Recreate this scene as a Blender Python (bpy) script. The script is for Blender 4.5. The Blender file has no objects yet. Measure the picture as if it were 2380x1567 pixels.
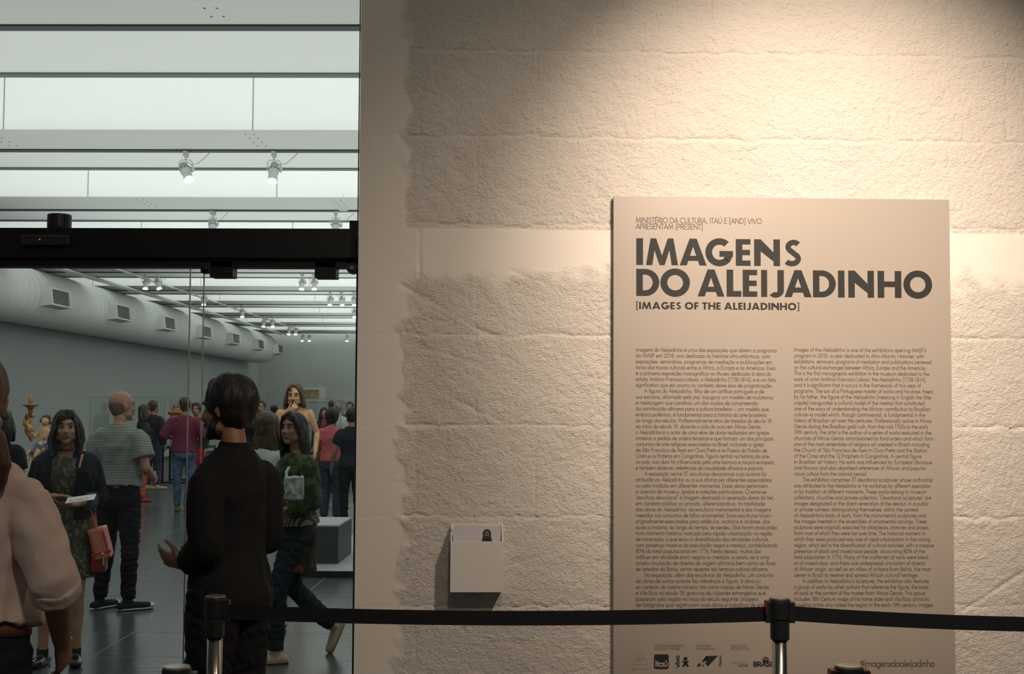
import bpy, math, random
import numpy as np
from mathutils import Vector, Matrix, Euler
random.seed(7); np.random.seed(7)
SC = bpy.context.scene
COL = SC.collection
# ------------------------------------------------------------ camera
F = 3000.0; CX, CY = 1190.0, 783.5
YAW, PITCH, ROLL = math.atan(45.8/F), math.atan(163.3/F), math.radians(0.28)
CAM = Vector((0, 0, 1.64))
fw = Vector((-math.sin(YAW)*math.cos(PITCH), math.cos(YAW)*math.cos(PITCH), math.sin(PITCH)))
r0 = Vector((math.cos(YAW), math.sin(YAW), 0)); u0 = r0.cross(fw)
rt = r0*math.cos(ROLL) + u0*math.sin(ROLL); up = -r0*math.sin(ROLL) + u0*math.cos(ROLL)
cd = bpy.data.cameras.new('camera'); cam = bpy.data.objects.new('camera', cd); COL.objects.link(cam)
cd.sensor_width = 36; cd.lens = 36*F/2380; cd.clip_end = 200
cam.matrix_world = Matrix(((rt.x, up.x, -fw.x, 0), (rt.y, up.y, -fw.y, 0), (rt.z, up.z, -fw.z, 1.64), (0, 0, 0, 1)))
SC.camera = cam
def ray(px, py):
    return fw*F + rt*(px-CX) - up*(py-CY)
def W(px, py, Y):                 # point of the vertical plane y = Y seen at a pixel of the 2380 x 1567 frame
    d = ray(px, py); return CAM + d*((Y)/d.y)
def G(px, py, z=0.0):             # point of the horizontal plane z
    d = ray(px, py); return CAM + d*((z-1.64)/d.z)
# ------------------------------------------------------------ world, exposure, lights
wd = bpy.data.worlds.new('world'); SC.world = wd; wd.use_nodes = True
wd.node_tree.nodes['Background'].inputs[0].default_value = (0.80, 0.86, 0.86, 1)
wd.node_tree.nodes['Background'].inputs[1].default_value = 0.10
SC.view_settings.view_transform = 'Standard'; SC.view_settings.look = 'None'
SC.view_settings.exposure = 0.0; SC.view_settings.gamma = 1.0; SC.view_settings.use_curve_mapping = False
def lamp(kind, name, loc, target, power, color, **kw):
    l = bpy.data.lights.new(name, kind); l.energy = power; l.color = color
    for k, v in kw.items(): setattr(l, k, v)
    o = bpy.data.objects.new(name, l); COL.objects.link(o); o.location = loc
    o.rotation_euler = (Vector(target)-Vector(loc)).to_track_quat('-Z', 'Y').to_euler()
    return o
WARM = (1.0, 0.79, 0.635)
# two museum spotlights on the lobby ceiling aimed at the text panel and the concrete wall
lamp('SPOT', 'lobby_spotlight', (1.15, 2.75, 3.95), (1.28, 5.6, 2.3), 700, WARM, spot_size=math.radians(55), spot_blend=1.0, shadow_soft_size=0.03)
lamp('SPOT', 'lobby_spotlight', (1.6, 2.6, 4.1), (0.95, 5.6, 1.3), 330, WARM, spot_size=math.radians(75), spot_blend=1.0, shadow_soft_size=0.03)
lamp('AREA', 'lobby_downlight', (0.35, 0.9, 4.5), (-0.6, 3.4, 1.2), 40, (1.0, 0.84, 0.68), shape='DISK', size=0.5)
# gallery beams: far edge of each beam's underside, every 4.4 m
BEAM = [9.5, 14.2, 18.6, 23.0, 27.4, 31.7, 36.0, 40.4, 44.8, 49.2]
HC = 4.5
for yb in [4.9] + BEAM:            # cool fluorescent battens lying on top of the slabs, washing the next beam's face
    lamp('AREA', 'ceiling_batten_light', (-2.0, yb+0.75, HC+0.2), (-2.0, yb+2.9, HC+0.62), 170, (1.0, 1.0, 0.985), shape='RECTANGLE', size=22.0, size_y=0.25)
lamp('AREA', 'gallery_bounce_fill', (0.0, 28.5, 2.9), (0.0, 28.5, 5.0), 1580, (1.0, 1.0, 0.97), shape='RECTANGLE', size=15.0, size_y=43.0)  # added fill in place of light bounced up to the ceiling; no fixture
for sx, sy, tx, ty, tz, pw in ((-1.9, 10.4, -2.4, 13.3, 1.6, 120), (-2.7, 10.0, -2.4, 13.3, 1.3, 25), (-4.2, 11.5, -5.3, 14.0, 1.4, 45), (-6.2, 23.6, -7.4, 26.8, 1.6, 70)):
    lamp('SPOT', 'gallery_spotlight', (sx, sy, HC-0.35), (tx, ty, tz), pw, (1.0, 0.80, 0.56), spot_size=math.radians(20), spot_blend=0.6, shadow_soft_size=0.03)
# ------------------------------------------------------------ materials
MATS = {}
def mat(name, col, rough=0.7, metal=0.0, emit=0.0, bump=None, mix=None, spec=0.5, stripes=None, sheen=0.0):
    """bump=(scale, strength, dist[, stretch]); mix=(colour2, scale, lo, hi[, stretch]); stripes=(colour2, period, axis, duty)"""
    if name in MATS: return MATS[name]
    m = bpy.data.materials.new(name); m.use_nodes = True; nt = m.node_tree; N = nt.nodes; L = nt.links
    b = N['Principled BSDF']; c4 = (*col, 1)
    b.inputs['Base Color'].default_value = c4; b.inputs['Roughness'].default_value = rough; b.inputs['Metallic'].default_value = metal
    b.inputs['Specular IOR Level'].default_value = spec
    if sheen: b.inputs['Sheen Weight'].default_value = sheen
    if emit: b.inputs['Emission Color'].default_value = c4; b.inputs['Emission Strength'].default_value = emit
    tc = N.new('ShaderNodeTexCoord')
    def noise(scale, stretch=(1, 1, 1), detail=5):
        mp = N.new('ShaderNodeMapping'); mp.inputs['Scale'].default_value = stretch
        L.new(tc.outputs['Object'], mp.inputs[0])
        n = N.new('ShaderNodeTexNoise'); n.inputs['Scale'].default_value = scale; n.inputs['Detail'].default_value = detail
        L.new(mp.outputs[0], n.inputs['Vector']); return n.outputs['Fac']
    if stripes:
        s = N.new('ShaderNodeSeparateXYZ'); L.new(tc.outputs['Object'], s.inputs[0])
        d = N.new('ShaderNodeMath'); d.operation = 'DIVIDE'; L.new(s.outputs[stripes[2]], d.inputs[0]); d.inputs[1].default_value = stripes[1]
        f = N.new('ShaderNodeMath'); f.operation = 'FRACT'; L.new(d.outputs[0], f.inputs[0])
        g = N.new('ShaderNodeMath'); g.operation = 'GREATER_THAN'; L.new(f.outputs[0], g.inputs[0]); g.inputs[1].default_value = stripes[3]
        x = N.new('ShaderNodeMix'); x.data_type = 'RGBA'; L.new(g.outputs[0], x.inputs[0]); x.inputs[6].default_value = c4; x.inputs[7].default_value = (*stripes[0], 1)
        L.new(x.outputs[2], b.inputs['Base Color'])
    if mix:
        fac = noise(mix[1], mix[4] if len(mix) > 4 else (1, 1, 1))
        mr = N.new('ShaderNodeMapRange'); mr.inputs[1].default_value = mix[2]; mr.inputs[2].default_value = mix[3]; L.new(fac, mr.inputs[0])
        x = N.new('ShaderNodeMix'); x.data_type = 'RGBA'; L.new(mr.outputs[0], x.inputs[0]); x.inputs[6].default_value = c4; x.inputs[7].default_value = (*mix[0], 1)
        L.new(x.outputs[2], b.inputs['Base Color'])
    if bump:
        fac = noise(bump[0], bump[3] if len(bump) > 3 else (1, 1, 1))
        bp = N.new('ShaderNodeBump'); bp.inputs['Strength'].default_value = bump[1]; bp.inputs['Distance'].default_value = bump[2]
        L.new(fac, bp.inputs['Height']); L.new(bp.outputs[0], b.inputs['Normal'])
    MATS[name] = m; return m
def mixmat(name, c1, c2, fac_fn, rough=0.7):
    """two true colours divided by a node-built factor (hair dye, patterned cloth)"""
    m = mat(name, c1, rough); N = m.node_tree.nodes; L = m.node_tree.links
    x = N.new('ShaderNodeMix'); x.data_type = 'RGBA'; x.inputs[6].default_value = (*c1, 1); x.inputs[7].default_value = (*c2, 1)
    L.new(fac_fn(N, L), x.inputs[0]); L.new(x.outputs[2], N['Principled BSDF'].inputs['Base Color']); return m
BLACK = mat('black_plastic', (0.012, 0.013, 0.014), 0.45)
HEADER = mat('black_painted_steel', (0.008, 0.009, 0.009), 0.5, spec=0.3)
BELT = mat('black_webbing', (0.012, 0.013, 0.016), 0.85, spec=0.2, bump=(900, 0.3, 0.001))
CHROME = mat('brushed_steel', (0.40, 0.385, 0.35), 0.20, 1.0)
CAPM = mat('satin_cap', (0.42, 0.38, 0.33), 0.35, 0.9)
WHITE = mat('white_lacquer', (0.68, 0.66, 0.61), 0.45)
CEILW = mat('white_painted_concrete', (0.80, 0.82, 0.81), 0.8, bump=(6, 0.25, 0.02, (0.3, 1, 4)))
CEILG = mat('grey_painted_steel', (0.56, 0.58, 0.55), 0.7, bump=(5, 0.1, 0.01))
CEILD = mat('dark_joint', (0.035, 0.05, 0.05), 0.7)
GWALL = mat('grey_gallery_paint', (0.44, 0.465, 0.44), 0.85, bump=(60, 0.1, 0.002))
DUCTM = mat('duct_paint', (0.68, 0.70, 0.67), 0.6)
GRILLE = mat('grille_grey', (0.20, 0.21, 0.21), 0.6)
GOLD = mat('gilded_wood', (0.52, 0.27, 0.10), 0.4, 0.45, bump=(60, 0.6, 0.006), mix=((0.20, 0.07, 0.03), 25, 0.45, 0.65))
ROBE = mat('painted_robe', (0.10, 0.12, 0.18), 0.5, bump=(30, 0.7, 0.01), mix=((0.6, 0.45, 0.28), 16, 0.50, 0.58))
def glass(name, tint=(0.90, 0.95, 0.93), refl=0.07):
    m = bpy.data.materials.new(name); m.use_nodes = True; N = m.node_tree.nodes; L = m.node_tree.links; N.clear()
    o = N.new('ShaderNodeOutputMaterial'); t = N.new('ShaderNodeBsdfTransparent'); t.inputs[0].default_value = (*tint, 1)
    g = N.new('ShaderNodeBsdfGlossy'); g.inputs['Roughness'].default_value = 0.0; fr = N.new('ShaderNodeFresnel'); fr.inputs[0].default_value = 1.45
    ml = N.new('ShaderNodeMath'); ml.operation = 'MULTIPLY'; ml.inputs[1].default_value = refl/0.035*0.5; L.new(fr.outputs[0], ml.inputs[0])
    x = N.new('ShaderNodeMixShader'); L.new(ml.outputs[0], x.inputs[0]); L.new(t.outputs[0], x.inputs[1]); L.new(g.outputs[0], x.inputs[2]); L.new(x.outputs[0], o.inputs[0])
    return m
GLASS = glass('clear_glass'); GLASSV = glass('case_glass', (0.94, 0.97, 0.96), 0.022)
GEDGE = mat('glass_edge', (0.30, 0.36, 0.33), 0.2)
LENS = mat('lit_lens', (1.0, 0.90, 0.72), 0.4, emit=9.0)
SPOTM = mat('spotlight_grey', (0.50, 0.52, 0.52), 0.4)
LED = mat('red_led', (1.0, 0.05, 0.02), 0.4, emit=2.0)
# ------------------------------------------------------------ object helpers
def tag(o, label=None, cat=None, group=None, kind=None):
    if label: o['label'] = label
    if cat: o['category'] = cat
    if group: o['group'] = group
    if kind: o['kind'] = kind
    return o
def empty(name, loc=(0, 0, 0), rz=0.0, parent=None):
    o = bpy.data.objects.new(name, None); COL.objects.link(o); o.location = loc; o.rotation_euler = (0, 0, rz); o.parent = parent
    o.empty_display_size = 0.1; return o
def link(name, me, parent=None, loc=(0, 0, 0), rot=(0, 0, 0)):
    o = bpy.data.objects.new(name, me); COL.objects.link(o); o.parent = parent; o.location = loc; o.rotation_euler = rot; return o
def copy_tree(o, parent=None):
    c = o.copy(); COL.objects.link(c); c.parent = parent
    for ch in list(o.children): copy_tree(ch, c)
    return c
class Geo:
    def __init__(s): s.v = []; s.f = []; s.n = 0
    def add(s, v, f):
        s.v.append(np.asarray(v, float).reshape(-1, 3)); s.f += [tuple(i+s.n for i in q) for q in f]; s.n += len(s.v[-1]); return s
    def box(s, a, b, M=None):
        x0, y0, z0 = a; x1, y1, z1 = b
        v = np.array([(x, y, z) for x in (x0, x1) for y in (y0, y1) for z in (z0, z1)], float)
        if M is not None: v = np.array([M @ Vector(p) for p in v])
        return s.add(v, [(0, 1, 3, 2), (4, 6, 7, 5), (0, 4, 5, 1), (2, 3, 7, 6), (0, 2, 6, 4), (1, 5, 7, 3)])
    def ball(s, c, r, R=None, seg=14, rings=9):
        r = (r, r, r) if np.isscalar(r) else r; v = [(0, 0, 1)]
        for i in range(1, rings):
            t = math.pi*i/rings
            for j in range(seg):
                a = 2*math.pi*j/seg; v.append((math.sin(t)*math.cos(a), math.sin(t)*math.sin(a), math.cos(t)))
        v.append((0, 0, -1)); v = np.array(v)*np.array(r)
        if R is not None: v = v @ np.array(R.to_3x3() if isinstance(R, Matrix) else R).T
        v = v + np.array(c); f = []; n = len(v)-1
        for j in range(seg): f.append((0, 1+j, 1+(j+1) % seg))
        for i in range(rings-2):
            for j in range(seg):
                a = 1+i*seg+j; b = 1+i*seg+(j+1) % seg; f.append((a, a+seg, b+seg, b))
        for j in range(seg): f.append((n, n-seg+(j+1) % seg, n-seg+j))
        return s.add(v, f)
    def tube(s, pts, rad, side=(1, 0, 0), seg=14, round_=True):
        """closed tube through pts; rad = r or (r_side, r_other) per point"""
        P = [Vector(p) for p in pts]; R = [(r, r) if np.isscalar(r) else r for r in rad]
        T = []
        for i in range(len(P)):
            t = (P[min(i+1, len(P)-1)]-P[max(i-1, 0)]); T.append(t.normalized())
        C = list(zip(P, R, T))
        if round_:
            def cap(p, r, t, sg):
                q = min(r); return [(p+t*sg*q*math.sin(a), (r[0]*math.cos(a), r[1]*math.cos(a)), t) for a in (0.55, 1.05, 1.4)]
            C = cap(*C[0], -1)[::-1] + C + cap(*C[-1], 1)
        v = []; f = []
        sd = Vector(side)
        for p, r, t in C:
            a = sd - t*sd.dot(t)
            if a.length < 1e-4: a = Vector((0, 1, 0)) - t*t.y
            a.normalize(); b = t.cross(a)
            for j in range(seg):
                w = 2*math.pi*j/seg; v.append(p + a*(r[0]*math.cos(w)) + b*(r[1]*math.sin(w)))
        for i in range(len(C)-1):
            for j in range(seg):
                q = i*seg; f.append((q+j, q+(j+1) % seg, q+seg+(j+1) % seg, q+seg+j))
        f.append(tuple(range(seg))[::-1]); q = (len(C)-1)*seg; f.append(tuple(q+j for j in range(seg)))
        return s.add([tuple(x) for x in v], f)
    def lathe(s, prof, c=(0, 0, 0), seg=20):
        return s.tube([(c[0], c[1], c[2]+z) for r, z in prof], [max(r, 1e-4) for r, z in prof], seg=seg, round_=False)
    def mesh(s, name, m, smooth=False):
        me = bpy.data.meshes.new(name); me.from_pydata(np.concatenate(s.v).tolist(), [], s.f); me.materials.append(m)
        if smooth: me.polygons.foreach_set('use_smooth', [True]*len(me.polygons))
        me.validate(); me.update(); return me
    def build(s, name, m, parent=None, smooth=False, loc=(0, 0, 0), rot=(0, 0, 0), bevel=0):
        o = link(name, s.mesh(name, m, smooth), parent, loc, rot)
        if bevel:
            b = o.modifiers.new('bevel', 'BEVEL'); b.width = bevel; b.segments = 2; b.limit_method = 'ANGLE'; b.harden_normals = False
        return o
def waves(co, seed, scale, n=10, stretch=(1, 1, 1)):
    """smooth pseudo-noise in about -1..1: a sum of warped random sines"""
    g = np.random.RandomState(seed); p = co*np.array(stretch)*scale
    p = p + 0.6*np.sin(p[:, [1, 2, 0]]*1.7+g.rand(3)*6)
    out = np.zeros(len(co))
    for i in range(n):
        d = g.normal(size=3); d *= (0.6+1.2*g.rand())/np.linalg.norm(d); out += np.sin(p @ d*2*math.pi/2+g.rand()*6.28)
    return out/math.sqrt(n)
def organic(geo, name, m, parent=None, voxel=0.007, smooth=3, disp=None, cut=None):
    """union of closed shapes re-skinned into one continuous surface"""
    me = geo.mesh(name, m); t = bpy.data.objects.new('t', me); COL.objects.link(t)
    r = t.modifiers.new('r', 'REMESH'); r.mode = 'VOXEL'; r.voxel_size = voxel; r.adaptivity = 0
    if smooth:
        q = t.modifiers.new('s', 'SMOOTH'); q.factor = 0.5; q.iterations = smooth
    dg = bpy.context.evaluated_depsgraph_get(); dg.update()
    me2 = bpy.data.meshes.new_from_object(t.evaluated_get(dg)); me2.name = name
    bpy.data.objects.remove(t); bpy.data.meshes.remove(me)
    n = len(me2.vertices); co = np.empty(n*3); me2.vertices.foreach_get('co', co); co = co.reshape(-1, 3)
    if disp:
        no = np.empty(n*3); me2.vertices.foreach_get('normal', no); no = no.reshape(-1, 3)
        co = co + no*disp(co, no)[:, None]; me2.vertices.foreach_set('co', co.ravel())
    me2.materials.clear(); me2.materials.append(m)
    me2.polygons.foreach_set('use_smooth', [True]*len(me2.polygons)); me2.update()
    return link(name, me2, parent)
# ============================================================ SETTING
# gallery shell -------------------------------------------------
XL, XR, YB = -11.05, 9.0, 52.0
tag(Geo().box((XL-0.3, 5.0, 0), (XL, YB, 5.6)).build('wall_left', GWALL), kind='structure')
tag(Geo().box((XL-0.3, YB, 0), (XR+0.3, YB+0.3, 5.6)).build('wall_back', GWALL), kind='structure')
tag(Geo().box((XR, 6.0, 0), (XR+0.3, YB, 5.6)).build('wall_right', GWALL), kind='structure')
base = mat('dark_skirting', (0.05, 0.055, 0.055), 0.6)
tag(Geo().box((XL, 5.9, 0), (XL+0.02, YB, 0.10)).build('baseboard_left', base), kind='structure')
tag(Geo().box((XL, YB-0.02, 0), (XR, YB, 0.10)).build('baseboard_back', base), kind='structure')
# floor: slate slabs --------------------------------------------
SL = mat('dark_slate', (0.060, 0.070, 0.072), 0.22, spec=0.4, bump=(7, 0.25, 0.012, (1, 3.5, 1)), mix=((0.062, 0.072, 0.072), 3.0, 0.35, 0.65, (1, 4, 1)))
JO = mat('pale_joint', (0.23, 0.25, 0.25), 0.6)
far = bpy.data.materials.new('slate_far'); far.use_nodes = True
N = far.node_tree.nodes; L = far.node_tree.links; b = N['Principled BSDF']; b.inputs['Roughness'].default_value = 0.32
tc = N.new('ShaderNodeTexCoord'); br = N.new('ShaderNodeTexBrick'); br.offset = 0; br.inputs['Scale'].default_value = 1.0
br.inputs['Brick Width'].default_value = 0.9; br.inputs['Row Height'].default_value = 0.9; br.inputs['Mortar Size'].default_value = 0.006
br.inputs['Color1'].default_value = (0.045, 0.053, 0.055, 1); br.inputs['Color2'].default_value = (0.055, 0.062, 0.064, 1); br.inputs['Mortar'].default_value = (0.14, 0.15, 0.15, 1); b.inputs['Specular IOR Level'].default_value = 0.35
L.new(tc.outputs['Object'], br.inputs[0]); L.new(br.outputs[0], b.inputs['Base Color'])
fl = tag(Geo().box((-12, -3, -0.2), (9.2, 52.2, -0.0015)).build('floor', JO), kind='structure')
TS = 0.9
tile_me = [Geo().box((0.004, 0.004, -0.006), (TS-0.004, TS-0.004, 0.0)).mesh('slate_tile', SL) for _ in range(1)][0]
for i in range(-7, 2):
    for j in range(0, 17):
        if i*TS+(-0.17) > 1.6: continue
        o = link('slate_tile', tile_me, fl, (i*TS-0.17, 5.80+j*TS, random.uniform(-0.001, 0)))
Geo().box((-12, 5.8+17*TS, -0.02), (9.2, 52.2, 0.0)).build('slate_paving', far, fl)['kind'] = 'stuff'
Geo().box((-12, 5.8, -0.02), (-6.47, 5.8+17*TS, 0.0)).add([], []).build('slate_paving', far, fl)['kind'] = 'stuff'
Geo().box((1.63, 5.8, -0.02), (9.2, 5.8+17*TS, 0.0)).build('slate_paving', far, fl)['kind'] = 'stuff'
Geo().box((-12, -3, -0.02), (9.2, 5.8, 0.0)).build('slate_paving', far, fl)['kind'] = 'stuff'
# ceiling -------------------------------------------------------
ce = tag(Geo().box((XL, 5.0, 5.35), (XR, YB, 5.6)).build('ceiling', CEILW), kind='structure')
boltm = mat('bolt_dark', (0.10, 0.11, 0.11), 0.5)
for k, ya in enumerate([4.9]+BEAM):
    yc = ya - (1.0 if k < 3 else 1.1); yb = ya + (1.45 if k == 1 else 1.18)
    Geo().box((XL, yc, HC), (XR, ya, 5.36)).build('ceiling_beam', CEILW, ce)
    Geo().box((XL, yc+0.01, HC-0.006), (XR, ya-0.01, HC+0.01)).build('flange', CEILG, ce)
    Geo().box((XL, ya, HC-0.02), (XR, ya+0.12, HC+0.14)).build('lighting_track', CEILD, ce)
    Geo().box((XL, ya+0.13, HC+0.01), (XR, yb, HC+0.09)).build('slab_panel', CEILW, ce)
    Geo().box((XL, yb, HC-0.005), (XR, yb+0.12, HC+0.10)).build('edge_strip', mat('strip_grey', (0.12, 0.15, 0.15), 0.7), ce)
    g = Geo(); ox = random.uniform(0, 1.2)
    for q in range(-4, 3):
        xx = q*2.75+ox-0.2*k
        for dx in (-0.045, 0.045):
            for r in range(4): g.ball((xx+dx, yc+0.2+r*0.2, HC-0.006), (0.012, 0.012, 0.006), seg=6, rings=4)
    bo = g.build('bolt', boltm, ce); bo['kind'] = 'stuff'
    g = Geo()
    for q in range(-4, 4): g.box((q*2.6-0.6*k-0.006+0.9, yc-0.004, HC+0.0), (q*2.6-0.6*k+0.006+0.9, yc+0.01, 5.3))
    g.build('panel_seam', mat('seam_grey', (0.3, 0.32, 0.31), 0.8), ce)['kind'] = 'stuff'
# long lighting track and pipes beside the duct
Geo().box((-8.63, 14, HC-0.06), (-8.57, 48, HC-0.02)).build('lighting_track', CEILG, ce)
for xx, zz, rr in ((-9.75, HC-0.06, 0.03), (-9.62, HC-0.05, 0.018), (-9.5, HC-0.10, 0.02)):
    Geo().tube([(xx, 8, zz), (xx, 50, zz)], [rr, rr], seg=8, round_=False).build('ceiling_pipe', CEILG, ce)
# air duct ------------------------------------------------------
du = empty('air_duct', (-10.46, 0, 3.88)); tag(du, 'large round pale grey ventilation duct along the gallery left wall under the ceiling', 'duct')
g = Geo(); prof = []; y = 8.0
pts = []; rad = []
while y < 49.9:
    for dy, dr in ((0, 0.58), (0.02, 0.588), (0.04, 0.58)):
        pts.append((0, y+dy, 0)); rad.append(dr)
    y += 0.30
pts += [(0, 49.95, 0), (0, 50.15, 0), (0, 50.28, 0), (0, 50.33, 0)]; rad += [0.58, 0.50, 0.33, 0.1]
g.tube(pts, rad, seg=40, round_=False); g.build('duct_tube', DUCTM, du, smooth=True)
GY = [3000*9.9/(1235-x) for x in (109, 260, 372, 461, 531, 591, 638)]
slat = Geo()
for q in range(14): slat.box((0.0, -0.25+q*0.5/14, -0.13), (0.012, -0.25+(q+0.45)*0.5/14, 0.13))
slat_me = slat.mesh('grille_slats', GRILLE)
box_me = Geo().box((-0.32, -0.29, -0.165), (0.0, 0.29, 0.165)).mesh('grille_box', DUCTM)
rim = Geo().box((0, -0.29, -0.165), (0.035, 0.29, -0.135)).box((0, -0.29, 0.135), (0.035, 0.29, 0.165)).box((0, -0.29, -0.135), (0.035, -0.255, 0.135)).box((0, 0.255, -0.135), (0.035, 0.29, 0.135)).mesh('grille_rim', DUCTM)
backp = Geo().box((0.001, -0.26, -0.14), (0.006, 0.26, 0.14)).mesh('grille_back', mat('grille_dark', (0.05, 0.055, 0.055), 0.8))
for gy in GY:
    e = link('air_grille', box_me, du, (0.735, gy, -0.04), (0, math.radians(-6), 0)); e.scale = (1, 1.9, 1.1)
    for nm, me in (('grille_slats', slat_me), ('grille_rim', rim), ('grille_back', backp)): link(nm, me, e)
# front concrete wall -------------------------------------------
WA = math.radians(2.76); WC = W(829, 947, 5.50); WC.z = 0
wu = Vector((math.cos(WA), math.sin(WA), 0)); wn = Vector((math.sin(WA), -math.cos(WA), 0))   # along, outward
def U(px, py):                    # wall coordinates (u, z) seen at a pixel
    d = ray(px, py); t = (WC-CAM).dot(wn)/d.dot(wn); p = CAM+d*t; return (p-WC).dot(wu), p.z
wall = empty('wall_front', WC, WA); wall['kind'] = 'structure'
# local frame of the wall: x = along, y = into the wall, z = up
conc = mat('painted_rough_concrete', (0.72, 0.68, 0.61), 0.85, spec=0.3)
N = conc.node_tree.nodes; L = conc.node_tree.links
at = N.new('ShaderNodeAttribute'); at.attribute_name = 'rough'
tc = N.new('ShaderNodeTexCoord')
n1 = N.new('ShaderNodeTexNoise'); n1.inputs['Scale'].default_value = 95; n1.inputs['Detail'].default_value = 6; n1.inputs['Roughness'].default_value = 0.6
mp = N.new('ShaderNodeMapping'); mp.inputs['Rotation'].default_value = (0, math.radians(25), 0); mp.inputs['Scale'].default_value = (1.0, 1, 1.5)
L.new(tc.outputs['Object'], mp.inputs[0]); L.new(mp.outputs[0], n1.inputs['Vector'])
ml = N.new('ShaderNodeMath'); ml.operation = 'MULTIPLY'; L.new(at.outputs['Fac'], ml.inputs[0]); L.new(n1.outputs['Fac'], ml.inputs[1])
bp = N.new('ShaderNodeBump'); bp.inputs['Strength'].default_value = 1.0; bp.inputs['Distance'].default_value = 0.011
L.new(ml.outputs[0], bp.inputs['Height']); L.new(bp.outputs[0], N['Principled BSDF'].inputs['Normal'])
n2 = N.new('ShaderNodeTexNoise'); n2.inputs['Scale'].default_value = 2.2; L.new(tc.outputs['Object'], n2.inputs['Vector'])
cr = N.new('ShaderNodeMix'); cr.data_type = 'RGBA'; L.new(n2.outputs['Fac'], cr.inputs[0]); cr.inputs[6].default_value = (0.66, 0.62, 0.55, 1); cr.inputs[7].default_value = (0.76, 0.72, 0.65, 1)
L.new(cr.outputs[2], N['Principled BSDF'].inputs['Base Color'])
DU = 0.007
zj = [0.0] + [U(1300, y)[1] for y in (1410, 1201, 990, 781, 524, 321, 121)] + [U(1300, 121)[1]+0.385, 4.6]
UE = U(2380, 800)[0]+0.95
nu = int(UE/DU)+1; z_lo, z_hi = 0.4, zj[-2]; nz = int((z_hi-z_lo)/DU)+1
us = np.linspace(0, UE, nu); zs = np.linspace(z_lo, z_hi, nz); UU, ZZ = np.meshgrid(us, zs)
rg = np.random.RandomState(3)
def fnoise(lo, hi, slope, ang=0, st=1.0):
    fx = np.fft.fftfreq(nu, DU)[None, :]; fy = np.fft.fftfreq(nz, DU)[:, None]
    a = math.radians(ang); fa = fx*math.cos(a)+fy*math.sin(a); fb = (-fx*math.sin(a)+fy*math.cos(a))
    fr = np.sqrt((fa*st)**2+fb**2)+1e-6
    amp = np.where((fr > lo) & (fr < hi), fr**(-slope), 0)
    h = np.real(np.fft.ifft2(np.fft.fft2(rg.normal(size=(nz, nu)))*amp)); return h/h.std()
fine = fnoise(22, 75, 0.35, -30, 1.35); mid = fnoise(3, 20, 0.9, -30, 1.5); big = fnoise(0.3, 2.5, 1.4)
sm = lambda x, a, b: np.clip((x-a)/(b-a), 0, 1)
edge = 0.175+0.012*fnoise(1, 8, 1.2)+0.014*mid
mask = sm(UU, edge, edge+0.05)
zt = U(1200, 527)[1]; zm = U(1200, 632)[1]; wob = 0.018*mid+0.016*big
band = sm(ZZ, zm-0.035+wob, zm+0.03+wob)*sm(-ZZ, -zt, -zt+0.012)
mask = mask*(1-0.93*band)
mask = np.maximum(mask, 0.05)
H = mask*(0.0013*fine+0.0011*mid)+0.0025*big*np.minimum(mask*2, 1)
steps = {1: 0.0, 2: 0.002, 3: -0.001, 4: 0.002, 5: 0.0, 6: 0.003, 7: 0.0, 8: 0.002}
ju = 0.004*mid
for i, z0 in enumerate(zj[1:-1]):                       # horizontal joints: a shallow ragged groove, ledge below standing proud
    if z0 < z_lo or z0 > z_hi: continue
    d = ZZ+ju*1.2-z0
    wt = 0.45+0.55*sm(waves(np.stack([us*2.0, us*0+i, us*0], 1), i+5, 2.0), -0.5, 0.7)[None, :]
    H += np.where(UU > 0.2, 1, 0.15)*wt*(-0.009*np.exp(-(d/0.006)**2) + 0.004*np.where(d < 0, np.exp(d/0.05), 0)*mask)
vx = [U(x, 400)[0] for x in (975, 1248, 1520, 1795, 2070, 2342, 2615, 2888)]; vy = [U(x, 200)[0] for x in (838, 1110, 1388, 1655, 1930, 2205, 2480, 2752)]
rows = list(zip(zj[:-1], zj[1:])); blocks = []
for k, (z0, z1) in enumerate(rows):
    js = vx if k % 2 == 0 else vy
    if k == 4: js = vy
    js = [u for u in js if 0.22 < u < UE-0.05]
    for u0_ in js:
        d = UU+ju-u0_; inrow = (ZZ > z0) & (ZZ < z1)
        H += np.where(inrow, -0.0035*np.exp(-(d/0.004)**2)*(0.35+0.65*(mid>-.4)), 0)*np.maximum(mask, 0.1)
    blocks.append([0.19]+js+[UE])
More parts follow.
